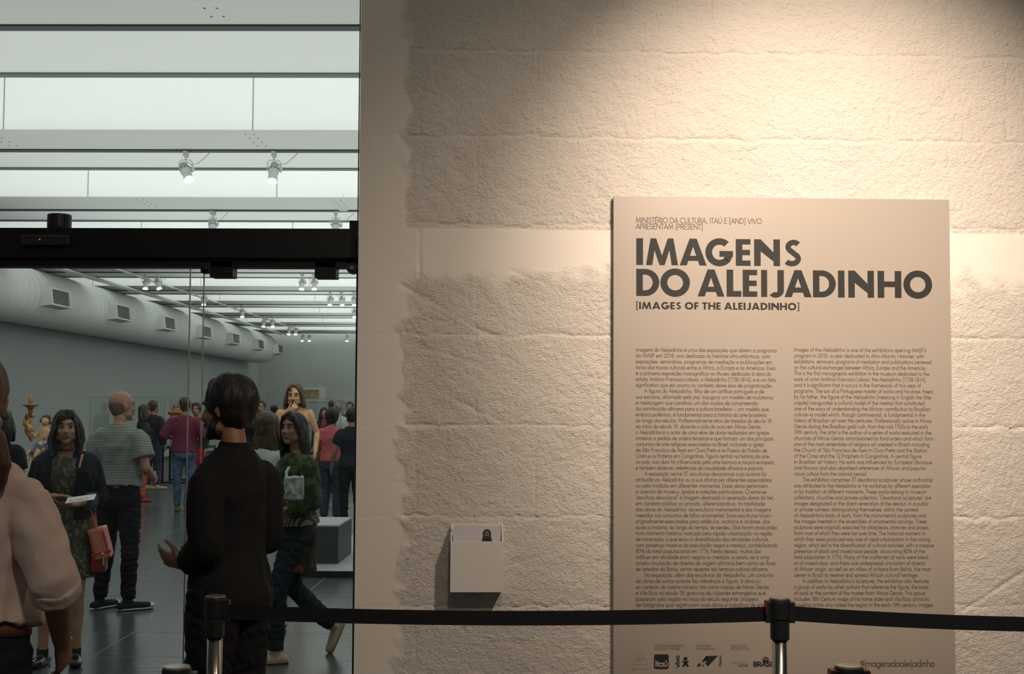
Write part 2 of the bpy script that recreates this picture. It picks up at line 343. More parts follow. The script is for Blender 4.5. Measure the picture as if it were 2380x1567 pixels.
# a diagonal trowel ridge pattern at the left, under the smooth band
for (xa, ya, xb, yb_, am) in ((930, 660, 1120, 770, 0.006), (1120, 770, 1160, 785, 0.006), (975, 540, 975, 640, 0.007), (960, 800, 1120, 850, 0.004), (1060, 930, 1170, 985, 0.005), (940, 720, 1030, 750, 0.004), (1190, 630, 1320, 680, 0.004), (2240, 1420, 2380, 1330, 0.008)):
    a = np.array(U(xa, ya)); b_ = np.array(U(xb, yb_)); ab = b_-a; t = np.clip(((UU-a[0])*ab[0]+(ZZ-a[1])*ab[1])/(ab@ab), 0, 1)
    dd = np.hypot(UU-a[0]-t*ab[0], ZZ-a[1]-t*ab[1])+ju*0.8; H += -am*np.exp(-(dd/0.007)**2)
def patch(name, ua, ub, za, zb):
    i0 = int(round(ua/DU)); i1 = min(int(round(ub/DU)), nu-1); j0 = max(int(round((za-z_lo)/DU)), 0); j1 = min(int(round((zb-z_lo)/DU)), nz-1)
    if i1 <= i0 or j1 <= j0: return
    w = i1-i0+1; h = j1-j0+1
    v = np.stack([UU[j0:j1+1, i0:i1+1].ravel(), -H[j0:j1+1, i0:i1+1].ravel(), ZZ[j0:j1+1, i0:i1+1].ravel()], 1)
    idx = np.arange(w*h).reshape(h, w); f = np.stack([idx[:-1, :-1], idx[:-1, 1:], idx[1:, 1:], idx[1:, :-1]], -1).reshape(-1, 4)
    me = bpy.data.meshes.new(name); me.from_pydata(v.tolist(), [], f.tolist()); me.materials.append(conc)
    me.polygons.foreach_set('use_smooth', [True]*len(me.polygons))
    a_ = me.attributes.new('rough', 'FLOAT', 'POINT'); a_.data.foreach_set('value', mask[j0:j1+1, i0:i1+1].ravel().astype(np.float32))
    me.update(); link(name, me, wall)
plain = mat('painted_concrete_side', (0.70, 0.66, 0.58), 0.85)
Geo().box((0.0, 0.018, 0), (12, 0.26, 4.6)).build('wall_core', plain, wall)
Geo().box((UE, -0.002, 0), (12, 0.02, 4.6)).box((0, -0.002, 0), (UE, 0.02, z_lo)).box((0, -0.002, z_hi), (UE, 0.02, 4.6)).box((0, 0.004, z_lo), (0.004, 0.02, z_hi)).build('wall_skin', plain, wall)
patch('corner_strip', 0, 0.19, z_lo, z_hi)
for (z0, z1), js in zip(rows, blocks):
    if z1 <= z_lo: continue
    for a, b in zip(js[:-1], js[1:]): patch('concrete_block', a, b, max(z0, z_lo), min(z1, z_hi))
# lobby ceiling and the wall part left of the entrance
tag(Geo().box((-6, -3, 4.6), (9, 5.3, 4.8)).build('ceiling', CEILG), kind='structure')
# glazed entrance -----------------------------------------------
YG = 5.60
XG0, XG1 = -4.2, W(829, 580, YG).x
dz = lambda x, y: W(x, y, YG).z
dr = empty('door_1', (0, YG, 0)); dr['kind'] = 'structure'
zt0, zt1 = dz(420, 621), dz(420, 534)
Geo().box((XG0, -0.05, zt0+0.035), (XG1, 0.12, zt1)).build('header_beam', HEADER, dr, bevel=0.003)
Geo().box((XG0, -0.02, zt0), (XG1, 0.08, zt0+0.035)).build('guide_rail', HEADER, dr)
xa = W(437, 947, YG).x; xb = W(465, 947, YG).x; xr = W(824, 947, YG).x
def pane(name, x0, x1, y, z0, z1, par, t=0.010):
    o = Geo().box((x0, y, z0), (x1, y+0.0004, z1)).mesh(name, GLASS)
    me = bpy.data.meshes.new(name); me.from_pydata([(x0, y, z0), (x1, y, z0), (x1, y, z1), (x0, y, z1)], [], [(0, 1, 2, 3)]); me.materials.append(GLASS)
    p = link(name, me, par)
    g = Geo()
    for xx in (x0, x1): g.box((xx-0.0022, y-t/2, z0), (xx+0.0022, y+t/2, z1))
    g.build('pane_edge', GEDGE, p); return p
pane('glass_pane', XG0, xa, 0.0, 0.02, zt0, dr)
pane('glass_pane', xb, xr, 0.03, 0.02, zt0-0.02, dr)
Geo().box((xr+0.004, 0.0, 0), (xr+0.016, 0.07, zt0)).build('jamb', mat('dark_jamb', (0.03, 0.04, 0.04), 0.5), dr)
for x0, x1, y0, y1 in ((487, 541, 616, 644), (731, 781, 618, 646)):
    a = W(x0, y1, YG-0.02); b = W(x1, y0, YG-0.02); Geo().box((a.x, -0.02, a.z), (b.x, 0.07, b.z+0.02)).build('glass_clamp', HEADER, dr, bevel=0.003)
a = W(478, 622, YG-0.03)
Geo().box((a.x-0.022, -0.035, a.z-0.024), (a.x+0.02, 0.02, a.z+0.024)).ball((a.x, -0.035, a.z-0.004), 0.016).build('pivot_hinge', BLACK, dr, bevel=0.004)
a = W(818, 622, YG-0.03)
Geo().tube([(a.x, -0.035, a.z-0.002), (a.x, 0.02, a.z-0.002)], [0.024, 0.024], round_=False, seg=20).box((a.x-0.02, -0.02, a.z), (XG1, 0.04, a.z+0.05)).build('pivot_hinge', BLACK, dr)
Geo().tube([(a.x, -0.043, a.z-0.002), (a.x, -0.035, a.z-0.002)], [0.009, 0.009], round_=False, seg=12).build('hinge_screw', CHROME, dr)
a = W(812, 535, YG); Geo().box((a.x, 0, zt1), (XG1, 0.06, zt1+0.042)).build('glass_bracket', HEADER, dr)
wi = empty('window_1', (0, YG, 0)); wi['kind'] = 'structure'
pane('glass_pane', XG0, XG1, 0.03, zt1, 4.45, wi)
# side wall left of the entrance, outside the frame
tag(Geo().box((-12, YG-0.1, 0), (XG0, YG+0.15, 4.6)).build('wall_side', plain), kind='structure')
# sensors on the header
a0, a1 = W(46, 570, YG-0.08), W(161, 546, YG-0.08)
se = empty('motion_sensor', ((a0.x+a1.x)/2, YG-0.08, a0.z)); tag(se, 'slim black motion sensor with a red light on the glass door header', 'sensor')
hw = (a1.x-a0.x)/2; hh = a1.z-a0.z
Geo().box((-hw, -0.0, 0), (hw, 0.03, hh)).build('sensor_body', mat('sensor_black', (0.018, 0.02, 0.02), 0.35), se, bevel=0.004)
Geo().box((-hw+0.005, -0.003, hh*0.82), (hw-0.005, 0.002, hh*0.97)).build('front_lip', mat('sensor_lip', (0.05, 0.055, 0.05), 0.4), se)
Geo().ball((-0.021, -0.002, hh*0.55), 0.0028, seg=8, rings=6).build('indicator_light', LED, se)
a = W(130, 535, YG); 
cy = empty('door_motor', (a.x, YG+0.04, zt1)); tag(cy, 'black cylindrical door closer housing standing on the header above the sensor', 'housing')
Geo().lathe([(0.0, 0), (0.052, 0), (0.052, 0.067), (0.049, 0.071), (0.0, 0.072)], seg=28).build('housing_drum', BLACK, cy, smooth=False)
Geo().box((-0.03, -0.055, 0.0), (0.03, 0.05, 0.012)).build('mounting_foot', HEADER, cy)
# ============================================================ TEXT PANEL
OFF = 0.035
def T(px, py):
    d = ray(px, py); t = ((WC-CAM).dot(wn)+OFF)/d.dot(wn); p = CAM+d*t; return (p-WC).dot(wu), p.z
def arc(cx, cy, rx, ry, a0, a1, n=12):
    return [(cx+rx*math.cos(math.radians(a0+(a1-a0)*i/n)), cy+ry*math.sin(math.radians(a0+(a1-a0)*i/n))) for i in range(n+1)]
O = lambda cx, r=.21: arc(cx, .22, r, .21, 0, 360, 14)
GL = {
 'a': (.54, [O(.25), [(.46, 0), (.46, .44)]]), 'b': (.54, [O(.29), [(.08, 0), (.08, .76)]]), 'c': (.44, [arc(.26, .22, .21, .21, 50, 310, 10)]),
 'd': (.54, [O(.25), [(.46, 0), (.46, .76)]]), 'e': (.50, [[(.04, .22), (.46, .22)]+arc(.25, .22, .21, .21, 0, 318, 12)]), 'f': (.27, [[(.12, 0), (.12, .62)]+arc(.24, .62, .12, .12, 180, 80, 4), [(.02, .42), (.25, .42)]]),
 'g': (.54, [O(.25), [(.46, .44), (.46, -.04)]+arc(.27, -.04, .19, .17, 0, -160, 6)]), 'h': (.50, [[(.08, 0), (.08, .76)], [(.08, .2)]+arc(.25, .25, .17, .18, 180, 0, 6)+[(.42, 0)]]),
 'i': (.19, [[(.095, 0), (.095, .44)], [(.095, .58), (.095, .66)]]), 'j': (.20, [[(.10, .44), (.10, -.2)], [(.10, .58), (.10, .66)]]),
 'k': (.45, [[(.08, 0), (.08, .76)], [(.40, .44), (.12, .22), (.43, 0)]]), 'l': (.19, [[(.095, 0), (.095, .76)]]),
 'm': (.78, [[(.08, 0), (.08, .44)], [(.08, .2)]+arc(.235, .27, .155, .16, 180, 0, 6)+[(.39, 0)], [(.39, .25)]+arc(.545, .27, .155, .16, 180, 0, 6)+[(.70, 0)]]),
 'n': (.50, [[(.08, 0), (.08, .44)], [(.08, .2)]+arc(.25, .25, .17, .18, 180, 0, 6)+[(.42, 0)]]), 'o': (.50, [O(.25)]),
 'p': (.54, [O(.29), [(.08, .44), (.08, -.22)]]), 'q': (.54, [O(.25), [(.46, .44), (.46, -.22)]]), 'r': (.30, [[(.08, 0), (.08, .44)], [(.08, .26)]+arc(.22, .27, .14, .15, 180, 70, 4)]),
 's': (.35, [[(.29, .37), (.20, .43), (.09, .38), (.08, .29), (.17, .235), (.27, .18), (.28, .08), (.18, .01), (.05, .06)]]), 't': (.25, [[(.12, 0), (.12, .60)], [(.02, .42), (.23, .42)]]),
 'u': (.50, [[(.08, .44), (.08, .18)]+arc(.25, .18, .17, .17, 180, 360, 6)+[(.42, .44)]]), 'v': (.42, [[(.03, .44), (.21, 0), (.39, .44)]]), 'w': (.62, [[(.03, .44), (.17, 0), (.31, .44), (.45, 0), (.59, .44)]]),
 'x': (.42, [[(.04, .44), (.38, 0)], [(.38, .44), (.04, 0)]]), 'y': (.42, [[(.03, .44), (.21, .04)], [(.39, .44), (.12, -.22)]]), 'z': (.42, [[(.05, .42), (.37, .42), (.05, .02), (.38, .02)]]),
 'A': (.62, [[(.03, 0), (.31, .70), (.59, 0)], [(.13, .22), (.49, .22)]]), 'B': (.50, [[(.08, 0), (.08, .70), (.26, .70)]+arc(.26, .53, .16, .17, 90, -90, 6)+[(.08, .36), (.27, .36)]+arc(.27, .18, .18, .18, 90, -90, 6)+[(.08, 0)]]),
 'C': (.66, [arc(.38, .35, .34, .35, 45, 315, 14)]), 'D': (.64, [[(.08, 0), (.08, .70), (.24, .70)]+arc(.24, .35, .34, .35, 90, -90, 10)+[(.08, 0)]]),
 'E': (.47, [[(.42, .70), (.08, .70), (.08, 0), (.42, 0)], [(.08, .36), (.40, .36)]]), 'F': (.44, [[(.40, .70), (.08, .70), (.08, 0)], [(.08, .38), (.38, .38)]]),
 'G': (.76, [arc(.39, .35, .34, .35, 45, 360, 16)+[(.42, .35)]]), 'H': (.64, [[(.08, 0), (.08, .70)], [(.56, 0), (.56, .70)], [(.08, .37), (.56, .37)]]), 'I': (.20, [[(.10, 0), (.10, .70)]]),
 'J': (.36, [[(.27, .70), (.27, .14)]+arc(.14, .14, .13, .14, 0, -120, 5)]), 'K': (.54, [[(.08, 0), (.08, .70)], [(.46, .70), (.12, .37), (.50, 0)]]), 'L': (.40, [[(.08, .70), (.08, 0), (.36, 0)]]),
 'M': (.80, [[(.05, 0), (.17, .70), (.40, .06), (.63, .70), (.75, 0)]]), 'N': (.68, [[(.08, 0), (.08, .70), (.60, 0), (.60, .70)]]), 'O': (.78, [arc(.39, .35, .34, .35, 0, 360, 20)]),
 'P': (.48, [[(.08, 0), (.08, .70), (.25, .70)]+arc(.25, .51, .17, .19, 90, -90, 6)+[(.08, .32)]]), 'Q': (.78, [arc(.39, .35, .34, .35, 0, 360, 20), [(.45, .2), (.68, -.02)]]),
 'R': (.50, [[(.08, 0), (.08, .70), (.25, .70)]+arc(.25, .51, .17, .19, 90, -90, 6)+[(.08, .32)], [(.24, .32), (.46, 0)]]),
 'S': (.48, [[(.40, .60), (.32, .69), (.20, .70), (.11, .62), (.11, .49), (.20, .40), (.33, .33), (.41, .24), (.40, .09), (.29, .00), (.16, .01), (.06, .12)]]),
 'T': (.46, [[(.23, 0), (.23, .70)], [(.02, .70), (.44, .70)]]), 'U': (.62, [[(.08, .70), (.08, .23)]+arc(.31, .23, .23, .23, 180, 360, 8)+[(.54, .70)]]), 'V': (.58, [[(.03, .70), (.29, 0), (.55, .70)]]),
 'W': (.86, [[(.03, .70), (.22, 0), (.43, .70), (.64, 0), (.83, .70)]]), 'X': (.56, [[(.05, .70), (.51, 0)], [(.51, .70), (.05, 0)]]), 'Y': (.54, [[(.03, .70), (.27, .34), (.51, .70)], [(.27, .34), (.27, 0)]]), 'Z': (.52, [[(.05, .69), (.46, .69), (.05, .01), (.48, .01)]]),
 '0': (.52, [arc(.26, .35, .20, .35, 0, 360, 16)]), '1': (.40, [[(.10, .60), (.24, .70), (.24, 0)]]), '2': (.50, [arc(.26, .50, .18, .20, 170, -25, 7)+[(.06, .01), (.46, .01)]]),
 '3': (.50, [arc(.24, .53, .16, .17, 160, -80, 7), arc(.24, .18, .19, .19, 90, -160, 8)]), '4': (.52, [[(.36, 0), (.36, .70), (.05, .16), (.47, .16)]]), '5': (.50, [[(.42, .70), (.18, .70), (.13, .40)]+arc(.25, .22, .19, .22, 110, -150, 8)]),
 '6': (.50, [[(.34, .70), (.10, .32)], arc(.26, .21, .19, .21, 0, 360, 14)]), '7': (.46, [[(.05, .69), (.42, .69), (.14, 0)]]), '8': (.50, [arc(.25, .53, .15, .17, 0, 360, 12), arc(.25, .18, .19, .18, 0, 360, 12)]), '9': (.50, [[(.16, 0), (.40, .38)], arc(.24, .49, .19, .21, 0, 360, 14)]),
 ' ': (.26, []), '.': (.22, [[(.11, 0), (.11, .07)]]), ',': (.22, [[(.12, .06), (.07, -.09)]]), '-': (.30, [[(.05, .22), (.25, .22)]]), '—': (.62, [[(.02, .24), (.60, .24)]]), '[': (.28, [[(.24, .76), (.10, .76), (.10, -.14), (.24, -.14)]]), ']': (.28, [[(.04, .76), (.18, .76), (.18, -.14), (.04, -.14)]]),
 "'": (.16, [[(.08, .58), (.08, .74)]]), '"': (.26, [[(.07, .58), (.07, .74)], [(.18, .58), (.18, .74)]]), '%': (.78, [arc(.20, .53, .14, .16, 0, 360, 10), arc(.58, .17, .14, .16, 0, 360, 10), [(.56, .70), (.22, 0)]]),
 '#': (.58, [[(.16, 0), (.26, .70)], [(.36, 0), (.46, .70)], [(.06, .46), (.54, .46)], [(.04, .22), (.52, .22)]]),
}
import unicodedata
def stroke_text(g, s, x, z, em, wt, endx=None, rot=False):
    """lay s on the plane (x, z); g collects quads"""
    s = unicodedata.normalize('NFD', s); tot = 0
    for ch in s:
        if not unicodedata.combining(ch): tot += GL[ch][0]
    sx = (endx-x)/tot if endx else em
    cx = 0.0; prev = ' '; hw = wt/2
    def put(pl):
        P = [((cx_+px)*sx, py*em) for px, py in pl]
        for (x0, y0), (x1, y1) in zip(P[:-1], P[1:]):
            dx, dy = x1-x0, y1-y0; l = math.hypot(dx, dy) or 1e-9; ex, ey = dx/l*hw*0.6, dy/l*hw*0.6; nx, ny = -dy/l*hw, dx/l*hw
            q = [(x0-ex-nx, y0-ey-ny), (x1+ex-nx, y1+ey-ny), (x1+ex+nx, y1+ey+ny), (x0-ex+nx, y0-ey+ny)]
            if rot: q = [(-b, a) for a, b in q]
            g.add([(x+a, -0.00008*(g.n//4 % 4), z+b) for a, b in q], [(0, 1, 2, 3)])
    for ch in s:
        cm = unicodedata.combining(ch)
        if cm:
            w = GL[prev][0]; h = .58 if prev.islower() else .80; c = cx-w/2; cx_ = 0
            o = ord(ch)
            if o == 0x301: put([(c-.03, h), (c+.07, h+.12)])
            elif o == 0x300: put([(c+.03, h), (c-.07, h+.12)])
            elif o == 0x302: put([(c-.09, h), (c, h+.09), (c+.09, h)])
            elif o == 0x303: put([(c-.10, h), (c-.04, h+.06), (c+.04, h), (c+.10, h+.06)])
            elif o == 0x327: put([(c, 0), (c+.04, -.08), (c-.05, -.14)])
            continue
        cx_ = cx
        for pl in GL[ch][1]: put(pl)
        cx += GL[ch][0]; prev = ch
    return cx*sx
# bold capitals: quads inside a unit-height box; BG[ch] = (width, list of polygons)
def ring(cx, cy, ro, ri, ryo, ryi, a0, a1, n=24):
    o = arc(cx, cy, ro, ryo, a0, a1, n); i = arc(cx, cy, ri, ryi, a0, a1, n); return [[o[k], o[k+1], i[k+1], i[k]] for k in range(n)]
R_ = lambda x0, y0, x1, y1: [(x0, y0), (x1, y0), (x1, y1), (x0, y1)]
def sring():
    P = arc(.375, .715, .215, .185, 40, 225, 10)[:-1]+arc(.33, .285, .225, .185, 45, -140, 10)
    P = arc(.40, .72, .20, .175, 35, 215, 9)+arc(.33, .28, .235, .185, 55, -145, 11)
    out = []; h = .10; nrm = []
    for k in range(len(P)):
        a = P[max(k-1, 0)]; b = P[min(k+1, len(P)-1)]; l = math.hypot(b[0]-a[0], b[1]-a[1]); nrm.append((-(b[1]-a[1])/l*h, (b[0]-a[0])/l*h))
    for k in range(len(P)-1):
        (x0, y0), (x1, y1) = P[k], P[k+1]; (a0, b0), (a1, b1) = nrm[k], nrm[k+1]; out.append([(x0-a0, y0-b0), (x1-a1, y1-b1), (x1+a1, y1+b1), (x0+a0, y0+b0)])
    return out
w = .245
BG = {'I': (w, [R_(0, 0, w, 1)]), 'L': (.54, [R_(0, 0, w, 1), R_(w, 0, .54, .21)]), 'H': (.88, [R_(0, 0, w, 1), R_(.88-w, 0, .88, 1), R_(w, .40, .88-w, .61)]),
 'E': (.55, [R_(0, 0, w, 1), R_(w, 0, .55, .2), R_(w, .40, .53, .60), R_(w, .8, .55, 1)]), 'F': (.53, [R_(0, 0, w, 1), R_(w, .38, .51, .58), R_(w, .8, .53, 1)]), 'T': (.66, [R_(.33-w/2, 0, .33+w/2, 1), R_(0, .8, .66, 1)]),
 'N': (.97, [R_(0, 0, w, 1), R_(.97-w, 0, .97, 1), [(0, 1), (.02, .72), (.95, 0), (.97, 0)], [(0, 1), (.97, 0), (.95, .28), (w, 1)]]),
 'M': (1.18, [[(0, 0), (.235, 0), (.375, .98), (.17, 1)], [(.945, 0), (1.18, 0), (1.01, 1), (.805, .98)], [(.17, 1), (.49, 0.02), (.59, .36), (.375, 1)], [(.49, .0), (.69, .0), (.69, .02), (.49, .02)], [(.49, 0), (.69, 0), (.59, .36)], [(.59, .36), (.69, .02), (1.01, 1), (.805, 1)]]),
 'A': (1.0, [[(0, 0), (.265, 0), (.50, .70), (.37, 1)], [(.735, 0), (1, 0), (.63, 1), (.50, .70)], [(.37, 1), (.50, .70), (.63, 1)], R_(.28, .17, .72, .36)]),
 'D': (.86, [R_(0, 0, w, 1)]+ring(.33, .5, .53, .28, .5, .29, -90, 90)+[R_(w, 0, .335, .21), R_(w, .79, .335, 1)]),
 'O': (1.07, ring(.535, .5, .535, .285, .525, .285, 0, 360, 32)), 'G': (1.02, ring(.52, .5, .52, .27, .525, .285, 48, 318, 28)+[ [(.52, .33), (1.02, .33), (1.02, .55), (.52, .55)], [(.70, .33), (.68, .22), (.91, .15), (1.0, .33)] ]),
 'J': (.55, [R_(.55-w, .22, .55, 1)]+ring(.24, .25, .31, .07, .275, .08, 0, -138, 12)), 'S': (.70, sring()),
 '[': (.24, [R_(0, -.16, .13, 1.08), R_(.13, -.16, .24, -.06), R_(.13, .98, .24, 1.08)]), ']': (.24, [R_(.11, -.16, .24, 1.08), R_(0, -.16, .11, -.06), R_(0, .98, .11, 1.08)]), ' ': (.22, [])}
def put_bold(g, ch, x0, x1, z, h):
    wd_, polys = BG[ch]
    for ip, p in enumerate(polys):
        q = [(x0+a/wd_*(x1-x0), -0.00006*(ip if len(polys) < 9 else ip % 2), z+b*h) for a, b in p]
        ar = sum(q[i][0]*q[(i+1) % len(q)][2]-q[(i+1) % len(q)][0]*q[i][2] for i in range(len(q)))
        g.add(q if ar > 0 else q[::-1], [tuple(range(len(q)))])
PANEL = mat('taupe_text_panel', (0.335, 0.298, 0.252), 0.42, spec=0.55)
INK = mat('charcoal_ink', (0.022, 0.024, 0.022), 0.6, spec=0.25)
INKS = mat('brown_grey_ink', (0.095, 0.078, 0.062), 0.6, spec=0.3)
INKP = mat('pale_ink', (0.27, 0.235, 0.195), 0.6, spec=0.3)
tl, tr_ = T(1426, 456), T(2206, 464); ztop = tl[1]; u0s, u1s = tl[0], T(2212, 900)[0]
sg = empty('text_panel', WC+wu*((u0s+u1s)/2)+wn*0.0+Vector((0, 0, 0.45)), WA)
tag(sg, 'tall taupe exhibition text panel headed IMAGENS DO ALEIJADINHO on the rough concrete wall', 'sign')
uc = (u0s+u1s)/2
Geo().box((u0s-uc, -OFF, 0), (u1s-uc, -0.012, ztop-0.45)).build('panel_board', PANEL, sg, bevel=0.0012)
Geo().box((u0s-uc+0.03, -0.013, 0.05), (u1s-uc-0.03, 0.005, ztop-0.5)).build('mounting_frame', mat('frame_dark', (0.1, 0.09, 0.08), 0.7), sg)
def ink(name, m, g):
    o = g.build(name, m, sg, loc=(0, -OFF-0.0006, 0)); return o
def tp(px, py): a, b = T(px, py); return a-uc, b-0.45
PX = 1/541.0
fx = lambda cx: 1400+cx/2.644
fy = lambda cy: 430+cy/2.644
for word, ext, yb_, yt_ in (('IMAGENS', [(208, 250), (268, 465), (475, 641), (633, 803), (820, 911), (933, 1092), (1108, 1227)], 495, 331),
        ('DO ALEIJADINHO', [(208, 350), (356, 538), None, (585, 750), (763, 853), (862, 951), (975, 1012), (1025, 1115), (1118, 1285), (1293, 1433), (1447, 1487), (1510, 1668), (1690, 1836), (1848, 2025)], 685, 519)):
    g = Geo(); zb = tp(1750, fy(yb_)+1)[1]; zt_ = tp(1750, fy(yt_)+1)[1]
    for ch, e in zip(word, ext):
        if e: put_bold(g, ch, tp(fx(e[0]), 620)[0], tp(fx(e[1]), 620)[0], zb, zt_-zb)
    ink('title_line', INK, g)
g = Geo(); s = '[IMAGES OF THE ALEIJADINHO]'; tot = sum(BG[c][0]+.11 for c in s)-.11; xa_, xb_ = tp(fx(208), 700)[0], tp(fx(1209), 700)[0]; zb = tp(1660, fy(766))[1]; zt_ = tp(1660, fy(722))[1]; kx = (xb_-xa_)/tot; x = xa_
for c in s:
    put_bold(g, c, x, x+BG[c][0]*kx, zb, zt_-zb); x += (BG[c][0]+.11)*kx
ink('subtitle', INK, g)
for s, ye, xe in (('MINISTÉRIO DA CULTURA, ITAÚ E [AND] VIVO', 517.5, 1771), ('APRESENTAM [PRESENT]', 532, 1634)):
    g = Geo(); a = tp(1477.5, ye); stroke_text(g, s, a[0], a[1], 17.2*PX, 1.35*PX, tp(xe, ye)[0]); ink('presenter_line', INKS, g)
C1 = """Imagens do Aleijadinho é uma das exposições que abrem o programa|1690
do MASP em 2018, ano dedicado às histórias afro-atlânticas, com|1620
exposições, seminários, programas de mediação e publicações em|1640
torno das trocas culturais entre a África, a Europa e as Américas. Essa|1675
é a primeira exposição monográfica no Museu dedicada à obra do|1630
artista Antônio Francisco Lisboa, o Aleijadinho [1738-1814], e é um fato|1683
significativo que ela ocorra no contexto desse eixo de programação.|1645
>A figura do Aleijadinho, filho de um artífice português e de|1548
sua escrava, alforriado pelo pai, inaugura um modelo de mulatismo|1650
e mestiçagem que constituiu um dos modos de compreensão|1482
da contribuição africana para a cultura brasileira — um modelo que,|1612
embora polêmico, é fundamental para a história da arte brasileira|1578
ao longo dos séculos. Profissionalmente ativo de meados do século 18|1630
ao início do século 19, durante o ciclo do ouro em Minas Gerais,|1520
o Aleijadinho é o autor de uma série de obras realizadas em igrejas|1605
mineiras a pedido de ordens terceiras e que formam um dos principais|1650
conjuntos de arte religiosa executados no Brasil, incluindo a igreja|1545
de São Francisco de Assis em Ouro Preto e os Passos da Paixão de|1582
Cristo e os Profetas em Congonhas. Figura central na história da arte|1605
no país, sua obra foi influenciada pela arte barroca e rococó europeia|1658
e também observeu referências da visualidade africana e popular.|1547
>A exposição reúne 37 esculturas devocionais cuja autoria foi|1575
atribuída ao Aleijadinho ou a sua oficina por diferentes especialistas|1635
ou pela tradição em diferentes momentos. Essas obras pertencem|1592
a acervos de museus, igrejas e coleções particulares. Chama-se|1573
"escultura devocional" à imagem destinada à veneração direta do fiel,|1656
em contexto público ou privado, diferenciando-a, na totalidade|1557
das obras do Aleijadinho, da escultura monumental e das imagens|1626
inseridas nos conjuntos de talha ornamental. Essas esculturas foram|1628
originalmente executadas para retábulos, oratórios e andores, dos|1612
quais a maioria, ao longo do tempo, se perdeu. Elas foram produzidas|1695
num momento histórico marcado pela rápida urbanização na região|1642
de mineração, o que levou à diversificação das atividades culturais,|1605
com presença massiva da população negra e mestiça, contabilizando|1700
80% do total populacional em 1776. Nesta época, muitos dos|1514
artífices em atividade eram negros ou mestiços, e assistiu-se a uma|1605
ampla circulação de objetos de origem africana bem como ao fluxo|1679
de artesãos da Bahia, centro receptor da herança cultural africana.|1597
>Na exposição, além das esculturas do Aleijadinho, um conjunto|1650
de obras de outros autores faz referência à figura, à obra ou|1509
ao contexto do mestre mineiro, tais como mapas de Minas Gerais|1603
e Vila Rica no século 18, gravuras de viajantes estrangeiros que|1567
passaram pela região no início do século seguinte, imagens|1480
de fotógrafos que registraram suas obras e trabalhos de arte|1560"""
C2 = """Images of the Aleijadinho is one of the exhibitions opening MASP's|1630
program in 2018, a year dedicated to Afro-Atlantic Histories, with|1605
exhibitions, seminars, programs of mediation and publications centered|1688
on the cultural exchanges between Africa, Europe and the Americas.|1630
This is the first monographic exhibition in the museum dedicated to the|1665
work of artist Antônio Francisco Lisboa, the Aleijadinho [1738-1814],|1630
and it is significant that it occurs in the framework of this year of|1570
programs. The son of a Portuguese master of works and his slave, freed|1705
by his father, the figure of the Aleijadinho [meaning in English the little|1685
cripple] inaugurates a cultural model of the mestizo that constituted|1612
one of the ways of understanding the African contribution to Brazilian|1680
culture—a model which, though controversial, is fundamental in the|1618
history of Brazilian art over the centuries. Professionally active in Minas|1690
Gerais during the Brazilian gold rush, from the mid-1700s to the early|1655
19th century, the artist is the author of a series of works executed in the|1688
churches of Minas Gerais commissioned by third orders and which form|1715
one of the main ensembles of religious art created in Brazil—including|1670
the Church of São Francisco de Assis in Ouro Preto and the Station|1640
of the Cross and the 12 Prophets in Congonhas. A central figure|1578
in Brazilian art history, his work was influenced by European Baroque|1697
and Rococo and also absorbed references of African and popular|1630
visual culture from the colonial period.|958
>The exhibition comprises 37 devotional sculptures whose authorship|1705
was attributed to the Aleijadinho or his workshop by different specialists|1676
or by tradition at different moments. These works belong to museum|1635
collections, churches and private collectors. "Devotional sculptures" are|1686
images designated or the direct veneration of the devout, in a public|1657
or private context, distinguishing themselves, within the context|1540
of Aleijadinho's body of work, from the monumental sculptures and|1625
the images inserted in the ensembles of ornamental carvings. These|1634
sculptures were originally executed for altarpieces, oratories and prasos,|1668
from most of which they were lost over time. The historical moment in|1619
which they were produced was one of rapid urbanization in the mining|1678
region, which led to the diversification of cultural activities, with a massive|1715
presence of black and mixed-race people, accounting 80% of the|1614
total population in 1776. Many of the craftsmen at work were black|1657
or of mixed-race, and there was widespread circulation of objects|1619
of African origin, as well as an inflow of artisans from Bahia, the most|1684
center in Brazil to receive and spread African cultural heritage.|1540
>In addition to Aleijadinho's sculptures, the exhibition also features|1662
a group of works by other authors that reference the figure, the body|1657
of work or the context of the master from Minas Gerais. This group|1619
includes 18th Century maps of his home state and Vila Rica, prints by|1665
traveling artists who visited the region in the early 19th century, images|1705"""
for txt, x0p, org, inde in ((C1, 1477.5, 1460, 20), (C2, 1845.5, 1820, 20)):
    para = None; zbase = tp(x0p, 817)[1]; pitch = (zbase-tp(x0p, 1410.5)[1])/43
    for k, ln in enumerate(txt.split('\n')):
        s, e = ln.split('|'); ind = s[0] == '>'; s = s.lstrip('>')
        if para is None or ind:
            if para: ink('paragraph', INKS, para)
            para = Geo()
        y = 817+k*13.81
        stroke_text(para, s, tp(x0p+(inde if ind else 0), y)[0], zbase-k*pitch, 12.6*PX, 1.0*PX, tp(org+int(e)/4.8975, y)[0])
    ink('paragraph', INKS, para)
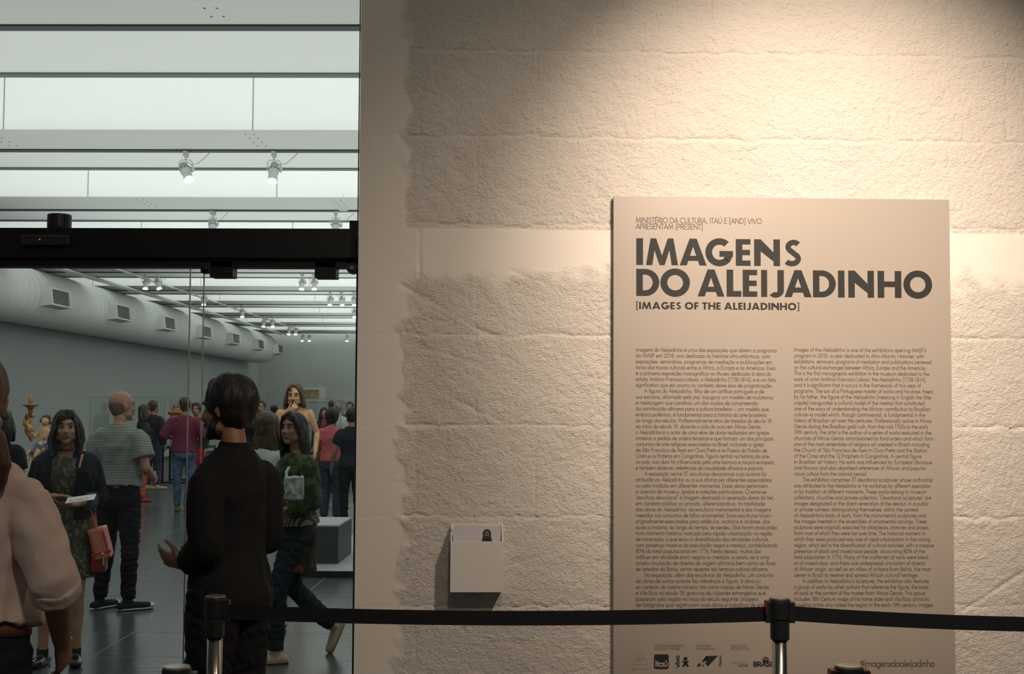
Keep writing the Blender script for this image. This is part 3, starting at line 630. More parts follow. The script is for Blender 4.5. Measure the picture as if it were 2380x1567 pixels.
# captions, hashtag and sponsor marks
lx = lambda cx: 1440+cx/5.95
ly = lambda cy: 1480+cy/5.95
for a, b, x0_, x1_, x2_ in (('PATROCÍNIO ESTRATÉGICO', 'STRATEGIC PARTNER', 475, 885, 840), ('PATROCÍNIO', 'SPONSORSHIP', 1050, 1270, 1325), ('REALIZAÇÃO', 'PRODUCTION', 1538, 1760, 1795)):
    g = Geo()
    for s, yy, xe in ((a, 143, x1_), (b, 185, x2_)):
        q = tp(lx(x0_), ly(yy)); stroke_text(g, s, q[0], q[1], 7.2*PX, 0.7*PX, tp(lx(xe), ly(yy))[0])
    ink('caption', mat('mid_ink', (0.17, 0.145, 0.12), 0.6), g)
g = Geo(); q = tp(1998, 1550); stroke_text(g, '#imagensdoaleijadinho', q[0], q[1], 21*PX, 1.9*PX, tp(2172, 1550)[0]); ink('hashtag', INKS, g)
def mk(name, polys, m=INK, dy=0.0):
    g = Geo()
    for p in polys:
        q = [tp(lx(a), ly(b)) for a, b in p]; q = [(a, 0, b) for a, b in q]
        ar = sum(q[i][0]*q[(i+1) % len(q)][2]-q[(i+1) % len(q)][0]*q[i][2] for i in range(len(q)))
        g.add(q if ar > 0 else q[::-1], [tuple(range(len(q)))])
    return g.build(name, m, sg, loc=(0, -OFF-0.0006-dy, 0))
def rrect(x0, y0, x1, y1, r):
    return arc(x1-r, y0+r, r, -r, 0, 90, 5)+arc(x0+r, y0+r, r, -r, 90, 180, 5)+arc(x0+r, y1-r, r, -r, 180, 270, 5)+arc(x1-r, y1-r, r, -r, 270, 360, 5)
mk('square_logo', [rrect(475, 245, 680, 450, 30)])
g = Geo(); q = tp(lx(490), ly(413)); stroke_text(g, 'Itaú', q[0], q[1], 18*PX, 2.8*PX, tp(lx(668), ly(413))[0]); g.build('logo_lettering', PANEL, sg, loc=(0, -OFF-0.0012, 0))
g = Geo(); q = tp(lx(828), ly(428)); stroke_text(g, 'vivo', q[0], q[1], 15*PX, 2.2*PX, q[0]+27*PX, rot=True); ink('logo_lettering', INK, g)
def seg(x0, y0, x1, y1, w_):
    l = math.hypot(x1-x0, y1-y0); nx, ny = -(y1-y0)/l*w_/2, (x1-x0)/l*w_/2; return [(x0-nx, y0-ny), (x1-nx, y1-ny), (x1+nx, y1+ny), (x0+nx, y0+ny)]
mk('figure_logo', [arc(912, 308, 28, 28, 0, 360, 16), seg(870, 345, 912, 358, 24), seg(955, 345, 912, 358, 24), seg(912, 340, 912, 385, 42), seg(908, 375, 875, 415, 30), seg(916, 375, 950, 415, 30)])
mk('angled_logo', [[(1062, 412), (1115, 355), (1122, 412)], [(1145, 330), (1200, 268), (1250, 268), (1160, 350), (1145, 370)], [(1190, 268), (1360, 265), (1222, 412), (1180, 370), (1215, 340), (1175, 345)], [(1145, 375), (1172, 412), (1145, 412)]])
g = Geo(); q = tp(lx(1408), ly(415)); stroke_text(g, 'Klabin', q[0], q[1], 8*PX, 1.0*PX, q[0]+25*PX, rot=True); ink('logo_lettering', INK, g)
g = Geo(); q = tp(lx(1540), ly(378)); stroke_text(g, 'MINISTÉRIO DA', q[0], q[1], 6*PX, 0.6*PX, tp(lx(1780), ly(378))[0]); ink('caption', INKP, g)
g = Geo(); q = tp(lx(1635), ly(415)); stroke_text(g, 'CULTURA', q[0], q[1], 6.2*PX, 1.0*PX, tp(lx(1782), ly(415))[0]); ink('caption', INKS, g)
g = Geo(); q = tp(lx(1848), ly(412)); stroke_text(g, 'BRASIL', q[0], q[1], 14*PX, 2.6*PX, tp(lx(2150), ly(412))[0]); ink('logo_lettering', INK, g)
mk('ball_logo', [arc(2020, 325, 47, 42, 0, 360, 20)])
mk('ball_band', [[(1980, 310), (2020, 300), (2058, 322), (2054, 332), (2018, 312), (1978, 322)]], PANEL, 0.0006)
g = Geo()
for a, b, c_, d in ((220, 290, 360, 290), (205, 325, 380, 325), (205, 385, 380, 385), (180, 450, 385, 450), (205, 325, 205, 450), (383, 325, 383, 450), (240, 260, 330, 250), (230, 305, 362, 303), (165, 468, 215, 468)):
    q = [tp(lx(x), ly(y)) for x, y in seg(a, b, c_, d, 7)]; g.add([(x, 0, z) for x, z in q], [(3, 2, 1, 0)])
ink('faint_logo', INKP, g)
# ------------------------------------------------------------ leaflet box
def TB(px, py, off):
    d = ray(px, py); t = ((WC-CAM).dot(wn)+off)/d.dot(wn); p = CAM+d*t; return (p-WC).dot(wu), p.z
D = 0.11
bl = TB(1046, 1376, D); br_ = TB(1169.5, 1380, D); ft = TB(1107, 1259, D)[1]
bw = (br_[0]-bl[0])/2; bu = (bl[0]+br_[0])/2; bz = bl[1]-0.002
bx = empty('leaflet_box', WC+wu*bu+Vector((0, 0, bz)), WA); tag(bx, 'small white open-topped leaflet box mounted on the concrete wall left of the text panel', 'box')
hf = ft-bz; hb = hf+0.066
Geo().box((-bw, -D, 0), (bw, -D+0.006, hf)).build('front_panel', WHITE, bx, bevel=0.001)
Geo().box((-bw, -D+0.006, 0), (bw, 0.0, 0.006)).build('bottom_panel', WHITE, bx)
Geo().box((-bw, -0.006, 0.006), (bw, 0.0, hb)).build('back_panel', WHITE, bx)
for s in (-1, 1):
    x0_, x1_ = (-bw, -bw+0.006) if s < 0 else (bw-0.006, bw)
    v = [(x, y, z) for x in (x0_, x1_) for y, z in ((-D+0.006, 0.006), (-0.006, 0.006), (-0.006, hb), (-D+0.006, hf))]
    Geo().add(v, [(0, 1, 2, 3)[::-1], (4, 5, 6, 7), (0, 4, 5, 1)[::-1], (1, 5, 6, 2)[::-1], (2, 6, 7, 3)[::-1], (3, 7, 4, 0)[::-1]]).build('side_panel', WHITE, bx)
LEAF = mat('leaflet_paper', (0.60, 0.565, 0.63), 0.5); INKD = mat('print_dark', (0.03, 0.025, 0.02), 0.5); INKM = mat('print_face', (0.19, 0.15, 0.12), 0.5)
lf = empty('leaflet', WC+wu*bu+wn*0.062+Vector((0, 0, bz+0.0061)), WA); tag(lf, 'pale leaflets with a printed bearded head standing in the white wall box', 'leaflet')
lw = bw-0.010; lh = hf+0.054
Geo().box((-lw, -0.004, 0), (lw, 0.01, lh)).build('leaflet_stack', LEAF, lf)
hx, hz = 0.042, hf+0.012; g = Geo(); g.add([(hx+a*0.021, 0, hz+b*0.026) for a, b in [(-1.1, -1), (1.1, -1), (.8, 0), (.85, .5)]+[(.6, .95), (0, 1.15), (-.6, .95), (-.85, .5), (-.8, 0)]], [tuple(range(9))]); g.build('printed_hair', INKD, lf, loc=(0, -0.0046, 0))
Geo().add([(hx+a, 0, hz+0.005+b) for a, b in arc(0, 0, 0.010, 0.018, 0, 360, 14)[:-1]], [tuple(range(14))]).build('printed_face', INKM, lf, loc=(0, -0.0050, 0))
Geo().add([(hx+a, 0, hz-0.009+b) for a, b in arc(0, 0, 0.0085, 0.011, 0, 360, 12)[:-1]], [tuple(range(12))]).add([(hx-0.0065, 0, hz+0.010), (hx+0.0065, 0, hz+0.010), (hx+0.0065, 0, hz+0.0125), (hx-0.0065, 0, hz+0.0125)], [(0, 1, 2, 3)]).build('printed_beard', INKD, lf, loc=(0, -0.0054, 0))
# ------------------------------------------------------------ belt posts
REDT = mat('red_plastic', (0.17, 0.018, 0.012), 0.45)
def post(px, ytop, depth, label, angs, red=True):
    p = W(px, ytop, depth); h = p.z
    e = empty('barrier_post', (p.x, p.y, 0)); tag(e, label, 'post', 'retractable belt posts')
    Geo().lathe([(0.001, 0), (0.175, 0), (0.175, 0.012), (0.16, 0.024), (0.05, 0.035), (0.001, 0.035)], seg=36).build('base_plate', BLACK, e, smooth=False)
    Geo().lathe([(0.001, 0.03), (0.0275, 0.03), (0.0275, h-0.13), (0.001, h-0.13)], seg=28).build('pole', CHROME, e, smooth=True)
    Geo().lathe([(0.001, h-0.145), (0.032, h-0.145), (0.034, h-0.14), (0.034, h-0.075), (0.038, h-0.07), (0.039, h-0.012), (0.037, h-0.002), (0.001, h-0.002)], seg=28).build('belt_head', BLACK, e)
    Geo().lathe([(0.001, h-0.002), (0.035, h-0.002), (0.034, h+0.003), (0.02, h+0.005), (0.001, h+0.0055)], seg=28).build('cap', CAPM, e)
    for a in angs:
        M = Matrix.Rotation(a, 4, 'Z')
        g = Geo(); g.box((0.03, -0.017, h-0.085), (0.052, 0.017, h-0.012), M); g.build('belt_clip', BLACK, e, bevel=0.002)
        if not red or (red == 'left' and a == 0.0): continue
        g = Geo(); g.box((0.030, -0.0175, h-0.012), (0.051, 0.0175, h-0.008), M); g.box((0.0475, -0.0175, h-0.05), (0.0527, 0.0175, h-0.0115), M); g.build('clip_trim', REDT, e)
    return e, p, h
P1 = post(501, 1386, 4.66, 'belt post with brushed steel pole right in front of the man in black', (0.0,), False)
P2 = post(1812, 1391, 4.66, 'belt post with brushed steel pole standing before the text panel', (0.0, math.pi), 'left')
P3 = post(411, 1551, 3.45, 'front row belt post, its round cap low by the glass door edge', (0.0,), False)
P4 = post(1973, 1549, 3.45, 'front row belt post, its cap at the bottom below the hashtag', (0.0, math.pi))
P5 = post(3120, 1404, 4.75, 'belt post outside the right edge of the picture', (math.pi,))
P6 = post(3300, 1560, 3.45, 'front row belt post outside the right edge of the picture', (math.pi,))
def belt(pa, pb, label, sag=0.012, drop=(0.012, 0.075)):
    a = Vector((pa[1].x, pa[1].y, 0)); b = Vector((pb[1].x, pb[1].y, 0)); d = (b-a).normalized(); a = a+d*0.05; b = b-d*0.05; nn = Vector((-d.y, d.x, 0))*0.0008
    n = 24; v = []; f = []
    for i in range(n+1):
        t = i/n; p = a.lerp(b, t); h = pa[2]*(1-t)+pb[2]*t; s = sag*4*t*(1-t)
        for q, z in ((nn, h-drop[0]-s), (-nn, h-drop[0]-s), (-nn, h-drop[1]-s), (nn, h-drop[1]-s)): v.append(tuple(p+q+Vector((0, 0, z))))
    for i in range(n):
        for j in range(4): f.append((i*4+j, i*4+(j+1) % 4, i*4+4+(j+1) % 4, i*4+4+j))
    f += [(3, 2, 1, 0), (n*4, n*4+1, n*4+2, n*4+3)]
    g = Geo().add(v, f); o = g.build('barrier_belt', BELT); tag(o, label, 'belt', 'black barrier belts')
belt(P1, P2, 'black webbing belt stretched from the man in black to the post before the text panel', 0.018, (0.030, 0.082))
belt(P2, P5, 'black webbing belt running from the text panel post out to the right edge', 0.03, (0.028, 0.080))
belt(P3, P4, 'black webbing belt of the front row between the two low caps at the bottom edge', 0.05, (0.028, 0.080))
belt(P4, P6, 'black webbing belt of the front row leaving at the bottom right corner', 0.02, (0.028, 0.080))
# ============================================================ PEOPLE
SKIN = mat('skin_light', (0.42, 0.235, 0.155), 0.5, mix=((0.36, 0.18, 0.12), 9, 0.4, 0.6))
SKIN2 = mat('skin_tan', (0.28, 0.145, 0.085), 0.5)
HBLK = mat('black_hair', (0.010, 0.009, 0.009), 0.5, bump=(55, 0.9, 0.012, (1, 1, 0.22)))
HBRN = mat('brown_hair', (0.055, 0.028, 0.015), 0.5, bump=(55, 0.9, 0.012, (1, 1, 0.2)))
HRED = mat('reddish_brown_hair', (0.085, 0.03, 0.015), 0.55, bump=(60, 0.9, 0.012, (1, 1, 0.2)))
HSTB = mat('cropped_hair', (0.13, 0.088, 0.065), 0.8, bump=(300, 0.6, 0.003), mix=((0.24, 0.145, 0.10), 30, 0.35, 0.7))
EYEW = mat('eye_white', (0.45, 0.42, 0.38), 0.3); IRIS = mat('dark_iris', (0.012, 0.008, 0.006), 0.2); LIP = mat('lips', (0.28, 0.075, 0.06), 0.45); LIPN = mat('lips_natural', (0.25, 0.11, 0.08), 0.5); BROW = mat('eyebrow', (0.02, 0.013, 0.01), 0.8)
def cloth(name, col, sc=300, st=0.25, **kw): return mat(name, col, 0.85, bump=(sc, st, 0.002), spec=0.25, **kw)
V3 = Vector
def lerp(a, b, t): return tuple(x+(y-x)*t for x, y in zip(a, b))
class Body:
    def __init__(s, k=1.0, fem=False, wide=1.0, pose=None):
        s.k = k; s.fem = fem; s.wide = wide
        sh = (0.150 if fem else 0.172)*wide; hp = 0.088
        J = {'head': (0, .025, 1.625), 'neck': (0, -.012, 1.47), 'shR': (sh, -.01, 1.385), 'elR': (sh+.055, -.04, 1.12), 'wrR': (sh+.06, .06, .87), 'shL': (-sh, -.01, 1.385), 'elL': (-sh-.055, -.04, 1.12), 'wrL': (-sh-.06, .06, .87),
             'hpR': (hp, 0, .92), 'knR': (hp+.015, .015, .50), 'anR': (hp+.02, -.03, .085), 'hpL': (-hp, 0, .92), 'knL': (-hp-.015, .015, .50), 'anL': (-hp-.02, -.03, .085), 'toR': (.03, 1.0, 0), 'toL': (-.03, 1.0, 0)}
        if pose: J.update(pose)
        s.J = {a: V3(b) for a, b in J.items()}
        s.head = (0, 0, 0); s.hs = 1.0
    def torso(s, z0=.82, z1=1.53, inf=0.0, hem=0.0, belly=0.0):
        w = s.wide
        if s.fem: R = [(.80, .150, .105, -.01), (.88, .170, .118, -.015), (.96, .165, .112, -.01), (1.06, .128, .092, .0), (1.14, .122, .09, .0), (1.24, .142, .115, .012), (1.31, .152, .112, .01), (1.37, .146, .090, .0), (1.41, .118, .072, -.012), (1.445, .080, .058, -.014), (1.48, .056, .052, -.01), (1.53, .05, .05, -.002)]
        else: R = [(.80, .150, .11, -.005), (.88, .166, .12, -.01), (.96, .162, .115, -.005), (1.06, .148, .106, .004), (1.15, .150, .108, .008), (1.25, .166, .12, .01), (1.31, .174, .122, .006), (1.37, .166, .102, .0), (1.42, .132, .080, -.012), (1.455, .092, .066, -.014), (1.49, .064, .060, -.012), (1.53, .056, .058, -.002)]
        def at(z):
            for a, b in zip(R[:-1], R[1:]):
                if z <= b[0]: t = max(0, (z-a[0])/(b[0]-a[0])); return [a[i]+(b[i]-a[i])*t for i in range(4)]
            return list(R[-1])
        zs = [z0]+[r[0] for r in R if z0+.01 < r[0] < z1-.01]+[z1]; pts = []; rad = []
        for z in zs:
            _, rx, ry, cy = at(z); bl = belly*math.exp(-((z-1.06)/.12)**2)
            fade = 1 if z < 1.42 else max(0.25, 1-(z-1.42)/.08)
            pts.append((0, cy+bl*.5, z)); rad.append((rx*w+inf*fade+hem*max(0, (1.25-z)/.45), ry*w**.5+inf*fade+bl*.5+hem*.7*max(0, (1.25-z)/.45)))
        return pts, rad
    def basic(s, g, inf=0.0, legs=True, arms=True, cov=False, cl=False):
        J = s.J; p, r = s.torso(.84, 1.53, -.010 if cov else 0); r[-1] = r[-2] = (.05, .05); lk = .80 if cl else 1.0; g.tube(p, r, seg=22, round_=False)
        for a in 'RL':
            sg = 1 if a == 'R' else -1; f = .82 if s.fem else 1.0
            sk_ = .80 if cov else 1.0; g.ball(J['sh'+a]+V3((-sg*.012, 0, -.01)), ((.056*f+.006)*sk_, .056*f*sk_, .058*f*sk_))
            if arms:
                m1 = J['sh'+a].lerp(J['el'+a], .4); g.tube([J['sh'+a], m1, J['el'+a]], [.052*f*sk_, .046*f*(.5+.5*sk_), .037*f]); m2 = J['el'+a].lerp(J['wr'+a], .3)
                g.tube([J['el'+a], m2, J['wr'+a]], [.037*f, .040*f, (.026*f)])
            if legs:
                m = J['hp'+a].lerp(J['kn'+a], .35); g.tube([J['hp'+a]+V3((0, 0, .0)), m, J['kn'+a]], [.088*lk, .078*lk, .054*lk]); m = J['kn'+a].lerp(J['an'+a], .32)
                g.tube([J['kn'+a], m+V3((0, -.012, 0)), J['kn'+a].lerp(J['an'+a], .75), J['an'+a]], [.052*lk, .054*lk, .037*lk, .036*lk])
                s.foot(g, a, .0)
    def foot(s, g, a, inf, L=.25):
        an = s.J['an'+a]; t = V3(s.J['to'+a]).normalized(); up = V3((0, 0, 1)) - t*t.z; up.normalize(); h = an.z if abs(t.z) < .2 else .085
        base = an - up*(h-.03); k = L/.25
        g.tube([base - t*.055*k, base+t*.03*k, base + t*.11*k, base + t*.165*k], [(.031+inf, .032+inf), (.037+inf, .036+inf), (.044+inf, .026+inf), (.034+inf, .020+inf)], side=t.cross(up), seg=12)
        g.tube([an+up*.02, base], [.036+inf, .034+inf], seg=10)
    def hand(s, g, wr, d, pn, curl=0.5, thumb=1, k=1.0, spread=0.1, r=1.0):
        """palm + five fingers; d = finger direction, pn = palm normal, thumb = +-1 side"""
        d = V3(d).normalized(); pn = V3(pn); pn = (pn-d*pn.dot(d)).normalized(); sd = d.cross(pn)*thumb
        g.tube([wr-d*.012, wr+d*.03*k, wr+d*.088*k], [(.024*k, .017*k), (.036*k, .016*k), (.040*k, .013*k)], side=sd, seg=12)
        for i, (o, L) in enumerate(((.028, .070), (.0095, .079), (-.0095, .073), (-.028, .058))):
            p = wr+d*.078*k+sd*o*k; dd = (d+sd*spread*(1.2-i*.8)).normalized(); pts = [p]; ang = 0
            for q, l in enumerate((.46, .30, .24)):
                ang += curl*(.5, .85, .6)[q]; v = dd*math.cos(ang)+pn*math.sin(ang); pts.append(pts[-1]+v*L*l*k)
            g.tube(pts, [.0095*k*r, .009*k*r, .0082*k*r, .007*k*r], side=sd, seg=8)
        p = wr+d*.022*k+sd*.026*k; v = (d*.75+sd*.75+pn*.35).normalized(); q = p+v*.042*k; v2 = (d*.95+sd*.25+pn*.4*(curl+.3)).normalized()
        g.tube([p, q, q+v2*.030*k, q+v2*.052*k], [.013*k*r, .0115*k*r, .0100*k*r, .0082*k*r], seg=8)
    def hm(s):
        yaw, pi, ro = s.head; return Matrix.Translation(s.J['head']) @ Matrix.Rotation(yaw, 4, 'Z') @ Matrix.Rotation(pi, 4, 'X') @ Matrix.Rotation(ro, 4, 'Y')
    def headgeo(s, g, beardless=True):
        M = s.hm(); R = M.to_3x3(); f = (.95 if s.fem else 1.0)*s.hs; C = lambda p: tuple(M @ V3(tuple(x*f for x in p))); Z = lambda r: tuple(x*f for x in r)
        g.ball(C((0, -.012, .025)), Z((.077, .100, .100)), R, 24, 16); g.ball(C((0, .020, -.035)), Z((.064, .072, .082)), R, 20, 14)
        g.ball(C((0, .062, -.098)), Z((.028, .024, .020)), R)
        g.ball(C((0, .070, .036)), Z((.052, .020, .020)), R)
        for q in (-1, 1):
            g.ball(C((q*.036, .064, -.026)), Z((.025, .020, .022)), R); g.ball(C((q*.050, .022, -.066)), Z((.020, .035, .026)), R)
            g.tube([C((q*.079, -.012, -.030)), C((q*.083, -.004, -.008)), C((q*.084, -.014, .016))], [(.006*f, .010*f), (.007*f, .015*f), (.006*f, .013*f)], side=R @ V3((1, 0, 0)), seg=10)
            g.ball(C((q*.011, .094, -.032)), Z((.009, .010, .008)), R)
        nz = .006 if s.fem else 0; g.tube([C((0, .084, .018)), C((0, .098-nz, -.010)), C((0, .107-nz, -.027))], [.009*f, .0105*f, .0125*f], seg=10)
        g.ball(C((0, .080, -.060)), Z((.026, .013, .017)), R)
        g.tube([s.J['neck']+V3((0, 0, -.03)), s.J['neck'].lerp(V3(C((0, -.02, -.04))), .5), C((0, -.018, -.04))], [(.050*f, .052*f), (.047*f, .052*f), (.049*f, .055*f)], seg=16)
    def face(s, par, lip=LIPN, brow=BROW, eyes=True, scale=1.0):
        M = s.hm(); R = M.to_3x3(); f = (.95 if s.fem else 1.0)*s.hs; C = lambda p: tuple(M @ V3(tuple(x*f for x in p)))
        for q in (-1, 1):
            if eyes:
                e = Geo().ball(C((q*.031, .0745, .006)), (.0145, .012, .0085), R, 14, 10).build('eye', mat('statue_eye', (.22, .13, .07), .5) if eyes == 'carved' else EYEW, par, True)
                Geo().ball(C((q*.031, .0835, .006)), (.0068, .0045, .0068), R, 12, 8).build('iris', IRIS, e, True)
                Geo().tube([C((q*.016, .083, .008)), C((q*.031, .090, .0165)), C((q*.047, .079, .009))], [.0022, .003, .0022], seg=6).build('eyelid', BROW, par, True)
            Geo().tube([C((q*.014, .090, .028)), C((q*.032, .089, .036)), C((q*.050, .074, .030))], [(.003, .003), (.0038, .0038), (.002, .002)], seg=6).build('eyebrow', brow, par, True)
        Geo().tube([C((-.024, .083, -.060)), C((-.010, .0945, -.055)), C((0, .0955, -.057)), C((.010, .0945, -.055)), C((.024, .083, -.060))], [.003, .005, .005, .005, .003], seg=8).tube([C((-.022, .082, -.062)), C((0, .094, -.069)), C((.022, .082, -.062))], [.003, .0065, .003], seg=8).build('lips', lip, par, True)
def folds(seed, amp, sc=9, st=(1, 1, .45)):
    def f(co, no):
        a = waves(co, seed, sc, 8, st); b = waves(co, seed+50, sc*2.3, 8, st); return amp*(0.75*(1-np.abs(a)*1.3)+0.35*b)
    return f
def hairf(seed, amp=0.006, sc=30):
    return lambda co, no: amp*(waves(co, seed, sc, 8, (1, 1, .25))*0.7+waves(co, seed+9, sc*.4, 6, (1, 1, .5))*0.7)
def person(px, D, heading, H, label, spec, foot_y=None, group=None):
    """px = column of the figure's axis, D = distance from the camera plane, heading: 0 faces away, + turns left"""
    p = W(px, 947, D); e = empty('person', (p.x, p.y, spec.get('z', 0)), math.radians(heading)); tag(e, label, 'person', group)
    k = H/1.75; e.scale = (k, k, k); vx_ = spec.get('voxel', .010); B = Body(k, spec.get('fem', False), spec.get('wide', 1.0), spec.get('pose')); B.head = tuple(math.radians(a) for a in spec.get('head', (0, 0, 0))); J = B.J; B.hs = spec.get('hs', 1.0)
    sk = spec.get('skin', SKIN2); g = Geo(); B.basic(g, cov=bool(spec.get('tops')), cl=(spec.get('bottom') or {}).get('kind') == 'trousers'); B.headgeo(g)
    for a in 'RL':
        h = spec.get('hand'+a)
        dflt = (J['wr'+a]-J['el'+a]).normalized()
        if h is None: h = dict(d=dflt, pn=V3((-1 if a == 'R' else 1, 0.2, 0)) , curl=.5)
        th = h.get('thumb', 1 if a == 'R' else -1)
        B.hand(g, J['wr'+a], h['d'], h['pn'], h.get('curl', .5), th, h.get('k', .95 if B.fem else 1.02), h.get('spread', .1), spec.get('fr', 1.0))
    body = organic(g, 'body', sk, e, vx_, 3)
    if spec.get('face', True): B.face(e, spec.get('lip', LIPN), eyes=spec.get('eyes', True))
    # ---- trousers
    b = spec.get('bottom')
    if b:
        g = Geo(); inf = b.get('inf', .012); zt = b.get('top', 1.0)
        p_, r_ = B.torso(.82, zt, inf*.7); g.tube(p_, r_, seg=22, round_=False)
        if b['kind'] == 'trousers':
            for a in 'RL':
                hp, kn, an = J['hp'+a], J['kn'+a], J['an'+a]; an2 = kn.lerp(an, b.get('len', .97)); w_ = b.get('flare', 0)
                g.ball(hp+V3((0, -.012, -.03)), (.094+inf*.5, .100+inf*.5, .10))
                g.tube([hp, hp.lerp(kn, .4), kn, kn.lerp(an2, .5), an2], [.094+inf*.6, .082+inf, .060+inf, .052+inf+w_*.5, .044+inf+w_], seg=18, round_=False); g.ball(kn, .060+inf*.95)
            me_ = organic(g, 'trousers', b['mat'], e, vx_, 3, folds(b.get('seed', 3), b.get('fold', .006), 11, (1, 1, 1.6)))
        else:
            z1 = b['hem']; pts = []; rad = []
            for t in np.linspace(0, 1, 7):
                z = .90*(1-t)+z1*t; pts.append((0, -.005+.0*t, z)); rad.append((.172+inf+b.get('flare', .03)*t, .125+inf+b.get('flare', .03)*t))
            g.tube(pts, rad, seg=26, round_=False)
            organic(g, b['kind'], b['mat'], e, vx_, 2, folds(b.get('seed', 3), b.get('fold', .010), 8, (1, 1, .15)))
        if b.get('belt'):
            zb = b.get('beltz', .985); p_, r_ = B.torso(zb-.02, zb+.02, inf*.7+.008)
            Geo().tube(p_, r_, seg=28, round_=False).build('belt', b['belt'], e, True)
    # ---- tops, possibly several layers
    for n, t in enumerate(spec.get('tops', [])):
        g = Geo(); inf = t.get('inf', .014); z0 = t.get('hem', .90)
        p_, r_ = B.torso(max(z0, .80), t.get('neck', 1.475), inf, t.get('loose', 0), spec.get('belly', 0))
        if z0 < .80:
            q, rr = p_[0], r_[0]; ex = [((q[0], q[1], z0+(.80-z0)*i/4), (rr[0]+t.get('flare', .02)*(1-i/4), rr[1]+t.get('flare', .02)*(1-i/4))) for i in range(4)]
            p_ = [a for a, _ in ex]+p_; r_ = [b_ for _, b_ in ex]+r_
        g.tube(p_, r_, seg=26, round_=False)
        sl = t.get('sleeve', 'short'); f = .82 if B.fem else 1.0; fat = t.get('fat', .012)
        for a in 'RL':
            sh, el, wr = J['sh'+a], J['el'+a], J['wr'+a]; sg = 1 if a == 'R' else -1
            g.ball(sh+V3((-sg*.014, 0, -.012)), (.058*f+inf, .060*f+inf, .062*f+inf*.8))
            if sl == 'none': continue
            ri = [.054*f+inf, .052*f+inf+fat*.6]
            if sl == 'short': e2 = sh.lerp(el, t.get('len', .62)); g.tube([sh, sh.lerp(el, .3), e2], ri+[.047*f+inf+fat], seg=16, round_=False)
            elif sl == 'rolled': 
                ww = el.lerp(wr, .10); g.tube([sh, sh.lerp(el, .4), el, ww], ri+[.045*f+inf+fat, .047*f+inf+fat], seg=16, round_=False)
            else:
                ww = el.lerp(wr, t.get('len', .93)); g.tube([sh, sh.lerp(el, .4), el], ri+[.042*f+inf+fat*.7], seg=16, round_=False); g.ball(el, .042*f+inf+fat*.6); g.tube([el, el.lerp(wr, .4), ww], [.042*f+inf+fat*.7, .042*f+inf+fat*.6, .032*f+inf+fat*.3], seg=16, round_=False)
        o = organic(g, t.get('name', 'shirt'), t['mat'], e, vx_, 9, folds(t.get('seed', 11+n), t.get('fold', .007), t.get('fsc', 8), t.get('fst', (1, 1, .5))))
        if t.get('collar'):
            c = Geo(); nk = J['neck']; c.tube([nk+V3((0, .0, -.02)), nk+V3((0, -.003, .030))], [(.072, .076), (.060, .064)], seg=24, round_=False)
            organic(c, 'collar', t.get('cmat', t['mat']), e, min(vx_, .006), 1)
        if t.get('cuff'):
            for a in 'RL':
                sh, el, wr = J['sh'+a], J['el'+a], J['wr'+a]
                if sl == 'rolled': q0, q1, rr = el.lerp(wr, -.02), el.lerp(wr, .17), .050*f+inf+fat
                else: q0, q1, rr = el.lerp(wr, t.get('len', .93)-.22), el.lerp(wr, t.get('len', .93)+.02), .042*f+inf+fat*.3
                c = Geo().tube([q0, q1], [rr, rr+.002], seg=20, round_=False); organic(c, 'cuff', t.get('cufmat', t['mat']), e, min(vx_, .007), 2, folds(4, .003, 18))
        if t.get('yoke'):
            pass
    # ---- shoes
    s_ = spec.get('shoes')
    if s_:
        for a in 'RL':
            g = Geo(); B.foot(g, a, .006, .27 if not B.fem else .25); sh_ = organic(g, 'shoe', s_['mat'], e, min(vx_, .008), 2)
            if s_.get('sole'):
                an = J['an'+a]; tt = V3(J['to'+a]).normalized(); upv = (V3((0, 0, 1))-tt*tt.z).normalized(); h = an.z if abs(tt.z) < .2 else .085; base = an-upv*(h-.012)
                Geo().tube([base-tt*.085, base-tt*.05, base+tt*.08, base+tt*.16, base+tt*.20], [(.022, .012), (.036, .013), (.050, .013), (.045, .013), (.022, .012)], side=tt.cross(upv), seg=16).build('sole', s_['sole'], sh_, True)
                if s_.get('toe'): Geo().ball(base+tt*.18+upv*.018, (.040, .040, .024), None, 14, 9).build('toe_cap', s_['sole'], sh_, True)
    # ---- hair
    hk = spec.get('hair', 'short'); hm_ = spec.get('hmat', HBLK); M = B.hm(); R = M.to_3x3(); f = (.95 if B.fem else 1.0)*B.hs; C = lambda p: M @ V3(tuple(x*f for x in p))
    g = Geo(); amp = spec.get('hamp', .006)
    if hk in ('short', 'curly', 'mop'):
        q = {'short': .010, 'curly': .020, 'mop': .026}[hk]
        g.ball(C((0, -.028, .040)), (.080*f+q, .092*f+q, .090*f+q), R, 22, 14); g.ball(C((0, -.045, -.015)), (.068*f+q, .058*f+q*.8, .070*f), R, 18, 12)
        g.ball(C((0, .030, .095)), (.055, .045, .028+q*.5), R)
        for sd in (-1, 1): g.ball(C((sd*.070, .014, .030)), (.014+q*.3, .020, .030), R)
        if hk == 'mop': g.ball(C((0, -.05, -.065)), (.07, .05, .05), R)
    elif hk == 'bald':
        g.ball(C((0, -.022, .012)), (.0765*f, .0930*f, .075*f), R, 22, 14); g.ball(C((0, -.045, -.02)), (.067*f, .056*f, .065*f), R, 18, 12)
    elif hk in ('long', 'bob'):
        L = spec.get('hlen', .30)
        g.ball(C((0, -.020, .040)), (.092*f, .105*f, .092*f), R, 22, 14); g.ball(C((0, -.06, -.03)), (.085*f, .065*f, .09*f), R, 18, 12)
        bk = C((0, -.06, 0)); dn = V3((0, 0, -1))
        g.tube([bk, bk+dn*L*.5+R @ V3((0, -.012, 0)), bk+dn*L], [(.090*f, .055), (.105*f, .045), (.085*f, .032)], side=R @ V3((1, 0, 0)), seg=18)
